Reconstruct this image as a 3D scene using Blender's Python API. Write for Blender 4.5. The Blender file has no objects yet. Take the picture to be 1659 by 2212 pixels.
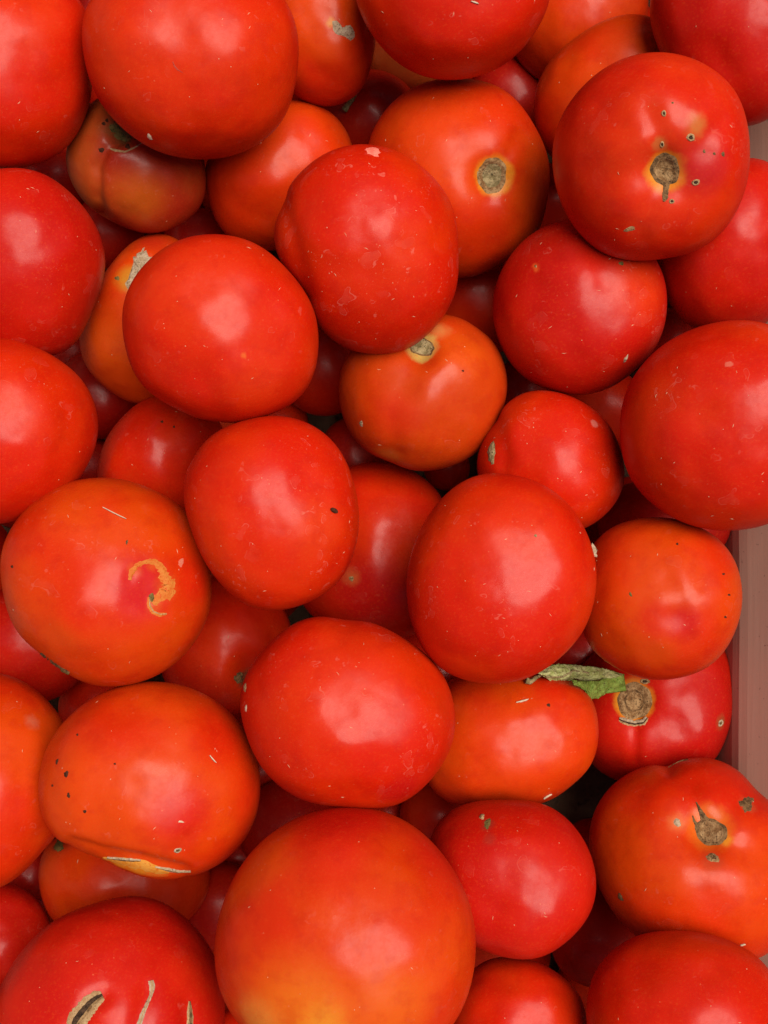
import bpy, math, random
import numpy as np
from mathutils import Vector, noise as mnoise
from mathutils.bvhtree import BVHTree

# ------------------------------------------------------------------ camera, sky, sun, exposure
scene = bpy.context.scene
CAM_Z = 0.42
S = 2581.0                      # photograph units (1659 x 2212) per unit of tangent
CX, CY = 829.5, 1106.0
cam_data = bpy.data.cameras.new("camera")
cam_data.sensor_fit = 'VERTICAL'
cam_data.angle_y = 2 * math.atan(CY / S)
cam_data.clip_start = 0.01
cam_data.clip_end = 100
cam = bpy.data.objects.new("camera", cam_data)
scene.collection.objects.link(cam)
cam.location = (0, 0, CAM_Z)
scene.camera = cam
CAM = np.array([0.0, 0.0, CAM_Z])

SUN_EL, SUN_AZ = math.radians(71), math.radians(62)     # azimuth from +Y towards +X
world = bpy.data.worlds.new("World")
scene.world = world
world.use_nodes = True
wn, wl = world.node_tree.nodes, world.node_tree.links
wn.clear()
sky = wn.new('ShaderNodeTexSky')
sky.sky_type = 'NISHITA'
sky.sun_disc = False
sky.sun_elevation = SUN_EL
sky.sun_rotation = SUN_AZ
sky.air_density = 1.0
sky.dust_density = 0.6
sky.ozone_density = 1.0
bg = wn.new('ShaderNodeBackground')
bg.inputs['Strength'].default_value = 0.05
wo = wn.new('ShaderNodeOutputWorld')
wl.new(sky.outputs[0], bg.inputs[0]); wl.new(bg.outputs[0], wo.inputs[0])
sd = bpy.data.lights.new("sun", 'SUN')
sd.energy = 5.0
sd.angle = math.radians(43)
sd.color = (1.0, 0.89, 0.77)
sun = bpy.data.objects.new("sun", sd)
scene.collection.objects.link(sun)
sdir = Vector((math.sin(SUN_AZ) * math.cos(SUN_EL), math.cos(SUN_AZ) * math.cos(SUN_EL), math.sin(SUN_EL)))
sun.rotation_euler = sdir.to_track_quat('Z', 'Y').to_euler()
scene.view_settings.view_transform = 'Standard'
scene.view_settings.look = 'None'
scene.view_settings.exposure = 0.26
scene.view_settings.gamma = 1.0

# ------------------------------------------------------------------ helpers
def ray(x, y):
    return np.array([(x - CX) / S, -(y - CY) / S, -1.0])

def at(x, y, z):
    return CAM + ray(x, y) * (CAM_Z - z)

def link(name, verts, faces, mats, parent=None, origin=(0, 0, 0), smooth=True, fmat=None):
    me = bpy.data.meshes.new(name)
    v = np.asarray(verts, float) - np.asarray(origin, float)
    me.from_pydata(v.tolist(), [], faces if isinstance(faces, list) else faces.tolist())
    for m in (mats if isinstance(mats, (list, tuple)) else [mats]):
        me.materials.append(m)
    if smooth:
        me.polygons.foreach_set('use_smooth', [True] * len(me.polygons))
    if fmat is not None:
        me.polygons.foreach_set('material_index', fmat)
    me.update()
    o = bpy.data.objects.new(name, me)
    scene.collection.objects.link(o)
    if parent is not None:
        o.parent = parent
        # parents are never rotated: store the child about its parent's origin
        o.location = Vector(origin) - parent.location
    else:
        o.location = origin
    return o

def tag(o, label, cat, group=None, kind=None):
    if label: o['label'] = label
    if cat: o['category'] = cat
    if group: o['group'] = group
    if kind: o['kind'] = kind

# ------------------------------------------------------------------ materials
class NT:
    def __init__(self, name):
        self.m = bpy.data.materials.new(name)
        self.m.use_nodes = True
        self.n, self.l = self.m.node_tree.nodes, self.m.node_tree.links
        self.n.clear()
        self.out = self.n.new('ShaderNodeOutputMaterial')
        self.b = self.n.new('ShaderNodeBsdfPrincipled')
        self.l.new(self.b.outputs[0], self.out.inputs[0])
        self.tc = self.n.new('ShaderNodeTexCoord').outputs['Object']
    def put(self, sock, v):
        if isinstance(v, bpy.types.NodeSocket): self.l.new(v, sock)
        else: sock.default_value = v
    def math(self, op, a, b=0.0, c=0.0, clamp=False):
        k = self.n.new('ShaderNodeMath'); k.operation = op; k.use_clamp = clamp
        self.put(k.inputs[0], a); self.put(k.inputs[1], b); self.put(k.inputs[2], c)
        return k.outputs[0]
    def vmath(self, op, a, b):
        k = self.n.new('ShaderNodeVectorMath'); k.operation = op
        self.put(k.inputs[0], a); self.put(k.inputs[1], b)
        return k.outputs['Value'] if op in ('DISTANCE', 'LENGTH', 'DOT_PRODUCT') else k.outputs[0]
    def noise(self, vec, scale, detail=2.0, rough=0.5, dist=0.0, col=False):
        k = self.n.new('ShaderNodeTexNoise')
        self.put(k.inputs['Vector'], vec)
        k.inputs['Scale'].default_value = scale; k.inputs['Detail'].default_value = detail
        k.inputs['Roughness'].default_value = rough; k.inputs['Distortion'].default_value = dist
        return k.outputs['Color' if col else 'Fac']
    def ramp(self, v, a, b, lo=0.0, hi=1.0, smooth=True):
        k = self.n.new('ShaderNodeMapRange'); k.interpolation_type = 'SMOOTHSTEP' if smooth else 'LINEAR'
        self.put(k.inputs['Value'], v)
        k.inputs['From Min'].default_value = a; k.inputs['From Max'].default_value = b
        k.inputs['To Min'].default_value = lo; k.inputs['To Max'].default_value = hi
        return k.outputs[0]
    def mix(self, f, a, b):
        k = self.n.new('ShaderNodeMix'); k.data_type = 'RGBA'
        self.put(k.inputs[0], f)
        for i, v in ((6, a), (7, b)):
            if isinstance(v, tuple): v = (*v[:3], 1)
            self.put(k.inputs[i], v)
        return k.outputs[2]
    def bump(self, h, dist, strength=1.0, normal=None):
        k = self.n.new('ShaderNodeBump')
        k.inputs['Distance'].default_value = dist; k.inputs['Strength'].default_value = strength
        self.put(k.inputs['Height'], h)
        if normal is not None: self.l.new(normal, k.inputs['Normal'])
        return k.outputs[0]
    def done(self, color=None, rough=None, normal=None):
        if color is not None: self.put(self.b.inputs['Base Color'], (*color, 1) if isinstance(color, tuple) else color)
        if rough is not None: self.put(self.b.inputs['Roughness'], rough)
        if normal is not None: self.put(self.b.inputs['Normal'], normal)
        return self.m

RED = (0.44, 0.0095, 0.0008); REDO = (0.46, 0.021, 0.0010); ORG = (0.47, 0.039, 0.0014)
CRIM = (0.37, 0.0056, 0.0020); AMB = (0.40, 0.034, 0.002); DULL = (0.33, 0.050, 0.008)
YEL = (0.52, 0.19, 0.012)
SKIN = {'R': (RED, (0.47, 0.020, 0.001)), 'M': (REDO, (0.47, 0.038, 0.0012)), 'O': (ORG, (0.45, 0.018, 0.001)),
        'C': (CRIM, (0.42, 0.009, 0.002)), 'K': ((0.28, 0.004, 0.0020), (0.32, 0.007, 0.0015)), 'A': (AMB, (0.42, 0.028, 0.0015)), 'D': (DULL, (0.30, 0.018, 0.005))}  # K is crimson darkened: the shade of the gaps put into the skin

def skin_material(idx, code, tints, scuff):
    """tints: (point in object space, inner radius, outer radius, colour, amount)"""
    t = NT('tomato_skin')
    rnd = random.Random(idx * 7 + 1)
    off = t.vmath('ADD', t.tc, (rnd.uniform(-9, 9), rnd.uniform(-9, 9), rnd.uniform(-9, 9)))
    a, b = SKIN[code]
    big = t.ramp(t.noise(off, 28, 2.0, 0.5), 0.40, 0.66)
    col = t.mix(big, a, b)
    # wobbling lookup point shared by all the coloured patches
    wob = t.noise(off, 240, 3.0, 0.6, col=True)
    k = t.n.new('ShaderNodeVectorMath'); k.operation = 'MULTIPLY_ADD'
    t.l.new(wob, k.inputs[0]); k.inputs[1].default_value = (0.0035,) * 3; t.l.new(t.tc, k.inputs[2])
    pt = t.vmath('SUBTRACT', k.outputs[0], (0.00175,) * 3)
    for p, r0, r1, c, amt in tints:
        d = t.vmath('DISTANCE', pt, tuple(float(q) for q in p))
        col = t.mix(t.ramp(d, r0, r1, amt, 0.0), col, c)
    # fine mottling
    fine = t.noise(off, 1100, 2.0, 0.6)
    col = t.mix(t.ramp(fine, 0.50, 0.78, 0.0, 0.25), col, (0.52, 0.055, 0.008))
    mid = t.noise(off, 150, 3.0, 0.6)
    col = t.mix(t.ramp(mid, 0.46, 0.70, 0.0, 0.22), col, (0.30, 0.003, 0.002))
    # dried water rings and scuffs
    area = t.noise(off, 46, 2.0, 0.5)
    n1 = t.noise(off, 165, 1.5, 0.45, 0.3)
    ringd = t.math('ABSOLUTE', t.math('SUBTRACT', n1, 0.64))
    ring = t.ramp(ringd, 0.004, 0.016, 1.0, 0.0)
    brk = t.ramp(t.noise(off, 420, 2.0), 0.44, 0.56)
    ring = t.math('MULTIPLY', ring, brk)
    ring = t.math('MULTIPLY', ring, t.ramp(area, 0.50 - 0.10 * scuff, 0.60, 0.0, 0.55))
    film = t.math('MULTIPLY', t.ramp(n1, 0.64, 0.70, 0.0, 0.13), t.ramp(area, 0.48 - 0.1 * scuff, 0.62))
    n2 = t.noise(off, 780, 3.0, 0.7)
    speck = t.math('MULTIPLY', t.ramp(n2, 0.64, 0.70, 0.0, 0.55), t.ramp(area, 0.56 - 0.12 * scuff, 0.66, 0.05, 1.0))
    dust = t.math('MAXIMUM', t.math('MAXIMUM', ring, film), speck)
    col = t.mix(t.math('MULTIPLY', dust, 0.15 + 0.55 * scuff ** 1.5), col, (0.52, 0.13, 0.09))
    # small pale dots of the skin
    vor = t.n.new('ShaderNodeTexVoronoi'); t.l.new(off, vor.inputs['Vector']); vor.inputs['Scale'].default_value = 330
    dot = t.ramp(vor.outputs['Distance'], 0.05, 0.11, 0.5, 0.0)
    pick = t.ramp(t.noise(off, 190, 1.0), 0.55, 0.60)
    col = t.mix(t.math('MULTIPLY', dot, pick), col, (0.52, 0.12, 0.05))
    r = t.math('ADD', t.ramp(t.noise(off, 70, 2.0), 0.3, 0.7, 0.46, 0.56), t.math('MULTIPLY', dust, 0.25))
    h = t.math('ADD', t.math('MULTIPLY', n1, 0.6), t.math('MULTIPLY', fine, 0.08))
    h = t.math('ADD', h, t.math('MULTIPLY', t.noise(off, 62, 2.0, 0.45), 4.2))
    nrm = t.bump(h, 0.0006, 0.28)
    t.b.inputs['Subsurface Weight'].default_value = 0.05
    t.b.inputs['Subsurface Radius'].default_value = (1.0, 0.12, 0.05)
    t.b.inputs['Subsurface Scale'].default_value = 0.006
    t.b.inputs['Specular IOR Level'].default_value = 0.06
    t.b.inputs['Coat Weight'].default_value = 0.34
    t.put(t.b.inputs['Coat Roughness'], t.math('ADD', t.math('ADD', t.ramp(t.noise(off, 55, 2.0), 0.3, 0.7, 0.20, 0.32), t.ramp(t.noise(off, 520, 3.0, 0.7), 0.4, 0.7, 0.0, 0.09)), t.math('MULTIPLY', dust, 0.3)))
    t.b.inputs['Coat IOR'].default_value = 1.4
    t.l.new(nrm, t.b.inputs['Coat Normal'])
    return t.done(col, r, nrm)

def rough_material(name, c0, c1, c2, scale, bump=0.0008, rough=0.8):
    t = NT(name)
    n = t.noise(t.tc, scale, 4.0, 0.65)
    n2 = t.noise(t.tc, scale * 3.1, 3.0, 0.6)
    col = t.mix(t.ramp(n, 0.36, 0.62), c0, c1)
    col = t.mix(t.ramp(n2, 0.56, 0.68), col, c2)
    t.b.inputs['Specular IOR Level'].default_value = 0.12
    return t.done(col, rough, t.bump(t.math('ADD', n, t.math('MULTIPLY', n2, 0.5)), bump, 0.9))

CORK = rough_material('cork', (0.15, 0.075, 0.028), (0.30, 0.185, 0.085), (0.055, 0.032, 0.014), 420)
CORKDK = rough_material('dark_cork', (0.075, 0.040, 0.016), (0.18, 0.10, 0.042), (0.025, 0.016, 0.01), 500)
CORKGR = rough_material('grey_green_cork', (0.15, 0.115, 0.048), (0.30, 0.235, 0.12), (0.06, 0.045, 0.02), 430)
SCAB = rough_material('pale_scab', (0.285, 0.205, 0.124), (0.384, 0.298, 0.205), (0.0992, 0.062, 0.0372), 480)
TANEDGE = rough_material('tan_lip', (0.30, 0.175, 0.080), (0.36, 0.24, 0.12), (0.20, 0.10, 0.04), 600)
PIT = rough_material('dark_pit', (0.0217, 0.0112, 0.0062), (0.062, 0.0341, 0.0186), (0.0093, 0.0062, 0.00496), 600)
BLACK = rough_material('black_speck', (0.040, 0.014, 0.006), (0.075, 0.022, 0.010), (0.02, 0.009, 0.006), 700)
TRAIL = rough_material('orange_scar', (0.44, 0.105, 0.014), (0.46, 0.15, 0.026), (0.42, 0.045, 0.006), 480, 0.0005, 0.6)
FLESH = rough_material('yellow_flesh', (0.46, 0.16, 0.012), (0.50, 0.22, 0.035), (0.42, 0.08, 0.008), 300, 0.0003, 0.45)
OLIVE = rough_material('olive_patch', (0.0806, 0.0682, 0.0186), (0.149, 0.105, 0.031), (0.0434, 0.0372, 0.0124), 400)
FLECK = rough_material('pale_fleck', (0.48, 0.216, 0.12), (0.51, 0.276, 0.168), (0.432, 0.132, 0.072), 800, 0.0001, 0.7)
STRAWM = rough_material('straw', (0.48, 0.372, 0.252), (0.51, 0.42, 0.312), (0.36, 0.24, 0.15), 800, 0.0001, 0.6)
LEAFM = rough_material('leaf_pale', (0.26, 0.29, 0.09), (0.42, 0.42, 0.19), (0.13, 0.085, 0.03), 300, 0.0014, 0.6)
LEAFD = rough_material('leaf_dark', (0.11, 0.17, 0.025), (0.19, 0.26, 0.05), (0.08, 0.07, 0.02), 280, 0.0008, 0.5)

def wood_material():
    t = NT('crate_board')
    mp = t.n.new('ShaderNodeMapping'); t.l.new(t.tc, mp.inputs[0]); mp.inputs['Scale'].default_value = (1, 0.035, 1)
    g = t.noise(mp.outputs[0], 620, 4.0, 0.65)
    g2 = t.noise(mp.outputs[0], 140, 3.0, 0.6)
    n = t.noise(t.tc, 30, 3.0, 0.6)
    col = t.mix(t.ramp(g, 0.3, 0.7), (0.43, 0.238, 0.178), (0.44, 0.25, 0.19))
    col = t.mix(t.ramp(g2, 0.35, 0.7, 0, 0.12), col, (0.32, 0.18, 0.145))
    col = t.mix(t.ramp(n, 0.5, 0.75, 0, 0.4), col, (0.34, 0.26, 0.22))
    spot = t.ramp(t.noise(t.tc, 520, 2.0, 0.5), 0.70, 0.76, 0.0, 0.6)
    col = t.mix(spot, col, (0.14, 0.07, 0.05))
    return t.done(col, 0.6, t.bump(t.math('ADD', g, g2), 0.0005, 0.14))
WOOD = wood_material()
DARKBASE = rough_material('dark_base_board', (0.085, 0.045, 0.027), (0.12, 0.066, 0.040), (0.05, 0.028, 0.018), 60, 0.0008)  # even dark brown, deeper than the side boards

# ------------------------------------------------------------------ ground and crate
gt = NT('ground_concrete')
gn = gt.noise(gt.tc, 8, 5.0, 0.6); gn2 = gt.noise(gt.tc, 220, 3.0, 0.6)
gcol = gt.mix(gt.ramp(gn, 0.35, 0.65), (0.16, 0.15, 0.14), (0.26, 0.25, 0.23))
gcol = gt.mix(gt.ramp(gn2, 0.5, 0.75, 0, 0.5), gcol, (0.10, 0.09, 0.085))
GROUND = gt.done(gcol, 0.9, gt.bump(gn2, 0.002, 0.6))
FLOOR_Z = -0.165
g = link('ground', [(-30, -30, FLOOR_Z - 0.02), (30, -30, FLOOR_Z - 0.02), (30, 30, FLOOR_Z - 0.02), (-30, 30, FLOOR_Z - 0.02)], [(0, 1, 2, 3)], GROUND)
g['kind'] = 'structure'

crate = bpy.data.objects.new('crate', None)
scene.collection.objects.link(crate)
crate.location = (0, 0, FLOOR_Z - 0.012)
tag(crate, 'reddish brown wooden crate whose side board shows right of the tomatoes', 'crate')

def wall_board(name, prof, length, angle, off):
    """profile (distance out, height) extruded along the wall, with ripples so that it is never a dead flat card"""
    n = 60
    th = 0.009
    outer = [(p[0] + th, p[1]) for p in prof]
    loop = prof + outer[::-1]
    m = len(loop)
    vs, fs = [], []
    ca, sa = math.cos(angle), math.sin(angle)
    for i in range(n + 1):
        y = -length / 2 + length * i / n
        for j, (d, z) in enumerate(loop):
            w = 0.0006 * mnoise.noise(Vector((y * 14, z * 30, off)))
            dx = off + d + w
            vs.append((dx * ca - y * sa, dx * sa + y * ca, z))
    for i in range(n):
        for j in range(m):
            a, b = i * m + j, i * m + (j + 1) % m
            fs.append((a, b, b + m, a + m))
    fs.append(tuple(range(m))[::-1]); fs.append(tuple(n * m + j for j in range(m)))
    o = link(name, vs, fs, WOOD, crate, (0, 0, FLOOR_Z), smooth=False)
    return o
KX, KZ = 0.1440, -0.062
prof = [(0.0, FLOOR_Z + 0.001), (0.0, KZ - 0.001), (0.0004, KZ), (0.0185, 0.012), (0.0265, 0.035), (0.046, 0.120)]  # unseen walls, raised above the heap to keep out low sky light
wall_board('side_board', [(-0.010, FLOOR_Z + 0.001), (-0.0012, KZ - 0.008), (0.0, KZ - 0.003), (0.0022, KZ + 0.001), (0.0290, -0.020), (0.046, 0.012), (0.056, 0.062)], 0.62, 0.0, KX)
wall_board('side_board', prof, 0.62, math.pi, 0.215)
wall_board('end_board', prof, 0.54, math.pi / 2, 0.290)
wall_board('end_board', prof, 0.54, -math.pi / 2, 0.290)
fv = []
for zz in (FLOOR_Z - 0.012, FLOOR_Z):
    fv += [(-0.214, -0.289, zz), (0.1335, -0.289, zz), (0.1335, 0.289, zz), (-0.214, 0.289, zz)]
link('base_board', fv, [(3, 2, 1, 0), (4, 5, 6, 7), (0, 1, 5, 4), (1, 2, 6, 5), (2, 3, 7, 6), (3, 0, 4, 7)], DARKBASE, crate, (0, 0, FLOOR_Z), smooth=False)

# ------------------------------------------------------------------ the tomatoes: outline in photograph units, height level, look
T = {}
def tom(key, level, code, pts, label, c=None, dents=(), creases=(), tints=(), scuff=0.5, flecks=18, hi=1.0, res=48, q=2.2):
    T[key] = dict(level=level, code=code, pts=pts, label=label, c=c, dents=dents, creases=creases,
                  tints=tints, scuff=scuff, flecks=flecks, hi=hi, res=res, q=q)
def ell(x, y, rx, ry=None, rot=0, k=12):
    ry = ry or rx
    o = []
    r = math.radians(rot)
    for i in range(k):
        a = 2 * math.pi * i / k
        u, v = rx * math.cos(a), ry * math.sin(a)
        o.append((x + u * math.cos(r) - v * math.sin(r), y + u * math.sin(r) + v * math.cos(r)))
    return o

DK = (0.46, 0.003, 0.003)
tom('a1', 1, 'R', [(180,10),(198,100),(199,180),(192,230),(175,275),(142,320),(110,342),(69,357),(20,364),(-80,345),(-165,270),(-200,160),(-180,30),(-100,-40),(0,-55),(100,-45),(150,-25)],
    'bright red tomato cut by the left edge in the top left corner', c=(0,155), flecks=8, tints=[(60,300,0,120,RED,.6)])
tom('a2', 0, 'R', [(186,18),(178,73),(182,120),(190,160),(204,193),(233,244),(284,291),(327,320),(382,338),(433,343),(509,333),(560,308),(600,275),(628,215),(643,120),(640,60),(615,0),(560,-60),(420,-95),(280,-70),(215,-25)],
    'large smooth bright red tomato at the top with a tiny dark curved scratch', c=(412,125), creases=[([(415,215),(418,300)],30,.5)], flecks=16, scuff=.35, tints=[(330,60,20,160,(0.4735, 0.02356, 0.00304),.5)])
tom('a3', 4, 'O', [(809,98),(800,146),(781,193),(752,218),(705,231),(650,215),(600,170),(575,90),(590,0),(640,-70),(720,-80),(780,-40),(806,30)],
    'orange red tomato with a pale notched scab, between the two largest top tomatoes', c=(692,78), flecks=6, scuff=.2, tints=[(700,215,0,130,CRIM,.5),(716,50,2,16,YEL,.9)])
tom('a4', 0, 'R', [(769,0),(781,29),(803,73),(836,113),(869,142),(927,167),(971,172),(1022,166),(1069,151),(1109,122),(1138,95),(1180,20),(1194,-40),(1150,-170),(1060,-225),(960,-235),(860,-200),(790,-130),(765,-50)],
    'deep red tomato cut by the top edge, its scuffed lower half showing', c=(980,-30), flecks=22, scuff=.9)
tom('a5', 6, 'M', [(1401,0),(1400,40),(1380,100),(1320,160),(1240,185),(1157,173),(1110,135),(1105,60),(1130,-40),(1200,-110),(1290,-125),(1370,-80)],
    'orange red tomato at the top edge, right of the scuffed deep red one', c=(1255,30), flecks=8, scuff=.3)
tom('a6', 4, 'O', [(1154,226),(1161,182),(1186,135),(1219,98),(1259,69),(1296,47),(1332,35),(1368,31),(1405,36),(1437,55),(1459,80),(1474,113),(1480,200),(1430,320),(1330,372),(1240,370),(1190,338),(1168,306),(1156,262)],
    'plain orange tomato half hidden behind the tomato with small round holes', c=(1315,200), flecks=8, scuff=.3)
tom('a7', -1, 'R', [(1194,346),(1196,313),(1212,255),(1237,215),(1281,167),(1325,138),(1376,118),(1419,115),(1474,120),(1528,144),(1572,178),(1601,222),(1614,276),(1619,338),(1612,400),(1590,458),(1558,506),(1510,538),(1448,557),(1383,562),(1332,557),(1288,538),(1248,498),(1219,451),(1201,400)],
    'round red tomato pierced by small round holes around its yellow rimmed brown stem scar', c=(1407,338),
    dents=[(1437,368,85,4.6),(1530,330,60,.9),(1395,300,40,-.5)], creases=[([(1437,330),(1400,230)],28,1.1),([(1437,400),(1380,490)],30,1.2),([(1470,350),(1560,260)],30,1.2),([(1400,370),(1290,380)],34,.6)],
    tints=[(1437,330,30,110,(0.4735, 0.02356, 0.00304),.8),(1437,368,32,56,YEL,1),(1520,360,10,85,(0.3618, 0.009424, 0.01216),.8),(1505,272,8,34,(0.3861, 0.1216, 0.02432),.75),(1425,312,8,22,(0.3739, 0.0912, 0.01824),.8),(1400,470,10,90,(0.4864, 0.02356, 0.00266),.7)], flecks=22, scuff=.55)
tom('a8', 1, 'C', [(1403,0),(1410,60),(1440,140),(1500,220),(1570,268),(1616,273),(1680,245),(1745,170),(1760,60),(1730,-50),(1650,-120),(1540,-125),(1440,-80)],
    'red tomato cut by the frame in the top right corner', c=(1585,75), flecks=8, scuff=.2)
tom('b1', 1, 'C', [(0,366),(65,366),(102,382),(146,411),(182,451),(211,498),(227,553),(222,600),(206,650),(182,705),(160,745),(124,767),(80,768),(0,762),(-80,740),(-150,670),(-175,560),(-140,440),(-60,380)],
    'red tomato with white dried rings on its right side, touching the left edge', c=(28,565), flecks=22, scuff=1.15)
tom('b2', 4, 'D', [(142,327),(144,367),(156,404),(178,437),(218,469),(262,491),(306,505),(349,502),(393,484),(426,458),(440,433),(444,371),(437,330),(405,270),(330,225),(260,200),(204,215),(165,270)],
    'small brownish orange lobed tomato with a deep crease below its stem end', c=(295,365), flecks=4, scuff=.2,
    dents=[(262,282,55,4)], creases=[([(262,290),(225,322),(206,360),(206,430),(218,470)],13,1.7)],
    tints=[(265,290,12,60,(0.1368, 0.0608, 0.01824),.9),(250,330,10,60,(0.2242, 0.009424, 0.00456),.6),(300,425,10,90,(0.3861, 0.07296, 0.0057),.8)])
tom('b3', 6, 'M', [(632,215),(669,222),(705,236),(730,258),(760,310),(765,380),(730,460),(660,520),(560,540),(487,509),(460,460),(446,410),(442,371),(460,320),(510,270),(570,230)],
    'orange red tomato under the largest top tomato, beside the brownish lobed one', c=(605,375), flecks=10, scuff=.35)
tom('b4', 0, 'R', [(803,315),(767,314),(730,320),(694,338),(658,367),(621,407),(599,451),(591,498),(597,545),(620,590),(645,622),(664,660),(683,694),(705,723),(738,749),(774,765),(810,770),(850,767),(886,752),(918,727),(949,694),(971,661),(985,621),(990,577),(990,528),(985,480),(978,447),(956,407),(927,375),(890,346),(854,324)],
    'red tomato in the upper middle with a side lobe and pale chalky rings', c=(797,540),
    creases=[([(604,430),(622,505),(644,580),(660,645)],24,1.6),([(810,600),(820,760)],50,.7)], flecks=34, scuff=1.1, hi=1.03,
    tints=[(640,610,4,40,(0.2804, 0.0377, 0.01216),.7)])
tom('b5', 3, 'M', [(796,309),(810,273),(836,236),(869,204),(905,182),(949,171),(1003,168),(1047,175),(1087,193),(1116,218),(1138,244),(1160,284),(1180,327),(1188,382),(1183,437),(1168,491),(1125,549),(1072,582),(1032,597),(992,602),(900,570),(830,470),(795,380)],
    'orange red tomato with a round pale brown stem scar, right of the upper middle', c=(993,385),
    dents=[(1065,380,80,4.0)], creases=[([(1065,380),(1105,325),(1122,290)],18,1.0),([(1065,400),(1060,560)],40,1.1),([(1030,370),(920,330)],40,.6)],
    tints=[(950,250,30,150,(0.4864, 0.03534, 0.00228),.8),(1065,380,34,52,YEL,.9)], flecks=26, scuff=.5)
tom('b6', 0, 'C', [(1096,560),(1128,520),(1168,495),(1201,480),(1230,475),(1300,478),(1375,515),(1423,570),(1437,614),(1441,658),(1434,705),(1416,749),(1383,789),(1343,821),(1303,843),(1259,852),(1208,847),(1161,832),(1125,807),(1096,774),(1074,723),(1064,676),(1066,632),(1077,592)],
    'red tomato tucked under the one with round holes, small tan chip at lower right', c=(1252,665),
    creases=[([(1290,480),(1310,600)],30,1.2)], tints=[(1390,620,20,110,(0.4613, 0.02356, 0.00228),.9),(1157,578,2,14,(0.4986, 0.07296, 0.01216),.9)], flecks=24, scuff=.75)
tom('b7', 2, 'C', [(1619,344),(1670,352),(1705,420),(1715,530),(1700,640),(1650,705),(1560,720),(1496,707),(1460,680),(1440,640),(1425,590),(1415,520),(1440,430),(1520,360)],
    'crimson tomato at the right edge, partly behind the tomato with round holes', c=(1575,535), flecks=12, scuff=.4)
tom('c1', 0, 'R', [(0,732),(47,738),(87,756),(127,778),(160,803),(189,840),(207,883),(212,927),(204,967),(185,1011),(150,1060),(100,1100),(55,1117),(0,1132),(-100,1110),(-180,1040),(-205,930),(-180,820),(-100,755)],
    'red tomato at the left edge below the one with white dried rings', c=(2,930), flecks=22, scuff=.7)
tom('c2', 6, 'O', [(357,506),(320,507),(291,520),(262,546),(233,582),(204,621),(178,669),(170,705),(173,752),(189,796),(218,829),(255,854),(287,872),(330,872),(390,850),(430,750),(430,620),(400,530)],
    'orange tomato with a large ragged tan scab at its shoulder, half hidden', c=(300,695), flecks=10, scuff=.4,
    dents=[(300,590,50,1.5)], tints=[(283,600,12,46,(0.3861, 0.1581, 0.01216),.9),(330,520,10,70,(0.3739, 0.01414, 0.0038),.8),(225,740,10,90,(0.4735, 0.0608, 0.00304),.7)])
tom('c3', -1, 'R', [(462,508),(509,511),(546,524),(585,547),(622,582),(650,612),(672,650),(685,694),(689,738),(685,781),(669,825),(647,858),(614,883),(564,900),(517,912),(480,919),(451,911),(418,896),(375,883),(346,861),(313,836),(287,800),(273,756),(265,701),(269,650),(284,610),(318,568),(357,535),(410,512)],
    'big glossy red tomato left of centre, leaning over the orange one with a scab', c=(477,712), hi=.98,
    creases=[([(440,800),(470,915)],35,.8)], tints=[(430,600,30,170,(0.4735, 0.0212, 0.00266),.8),(527,768,1,11,(0.5107, 0.09728, 0.01216),.9),(560,830,20,110,(0.4796, 0.02592, 0.00266),.7)], flecks=26, scuff=.45)
tom('c4', 3, 'A', [(967,681),(1003,689),(1036,709),(1065,738),(1087,778),(1096,822),(1094,865),(1080,905),(1058,945),(1029,978),(996,1000),(956,1012),(912,1017),(869,1011),(829,996),(789,971),(756,934),(738,887),(732,840),(738,796),(760,755),(830,705),(900,680)],
    'orange tomato in the centre with a grey brown stem scar under its neighbour', c=(915,850),
    dents=[(912,748,62,4.5)], creases=[([(905,770),(850,880),(850,980)],36,1.3),([(950,740),(1050,700)],30,.6)],
    tints=[(912,752,28,44,(0.3739, 0.2554, 0.0608),.9),(950,715,5,35,(0.4484, 0.2189, 0.0608),.5),(860,900,10,75,(0.4484, 0.01885, 0.0038),.7),(1000,760,20,90,(0.4864, 0.0608, 0.00228),.7),(840,985,10,50,(0.3861, 0.0912, 0.01216),.6)], flecks=22, scuff=.5)
tom('c5', 2, 'R', [(1146,843),(1179,843),(1219,851),(1259,869),(1296,894),(1321,923),(1339,960),(1349,1007),(1347,1051),(1328,1087),(1303,1116),(1267,1139),(1180,1150),(1080,1100),(1030,1020),(1032,980),(1050,940),(1070,903),(1105,862)],
    'smaller round red tomato with one pale dried spot near its upper right rim', c=(1190,1000), flecks=18, scuff=.8,
    creases=[([(1070,905),(1085,980),(1075,1060)],19,.9)], tints=[(1284,915,7,13,(0.4986, 0.1702, 0.1338),.6)])
tom('c6', -1, 'R', [(1601,693),(1565,694),(1528,703),(1485,716),(1441,741),(1405,771),(1376,803),(1354,847),(1343,891),(1339,931),(1345,974),(1357,1022),(1383,1062),(1419,1094),(1463,1123),(1514,1140),(1572,1145),(1616,1142),(1659,1131),(1740,1080),(1790,1000),(1795,900),(1775,790),(1700,718)],
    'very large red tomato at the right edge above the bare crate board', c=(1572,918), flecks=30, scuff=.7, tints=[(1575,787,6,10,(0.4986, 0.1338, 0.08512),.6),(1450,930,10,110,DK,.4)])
tom('d1', 6, 'R', [(309,865),(269,898),(236,938),(218,978),(210,1018),(225,1080),(290,1130),(370,1130),(440,1090),(480,1010),(480,920),(430,870),(370,850)],
    'orange red tomato with two dark specks, wedged below the big glossy red tomato', c=(345,985), flecks=12, scuff=.5)
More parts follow.
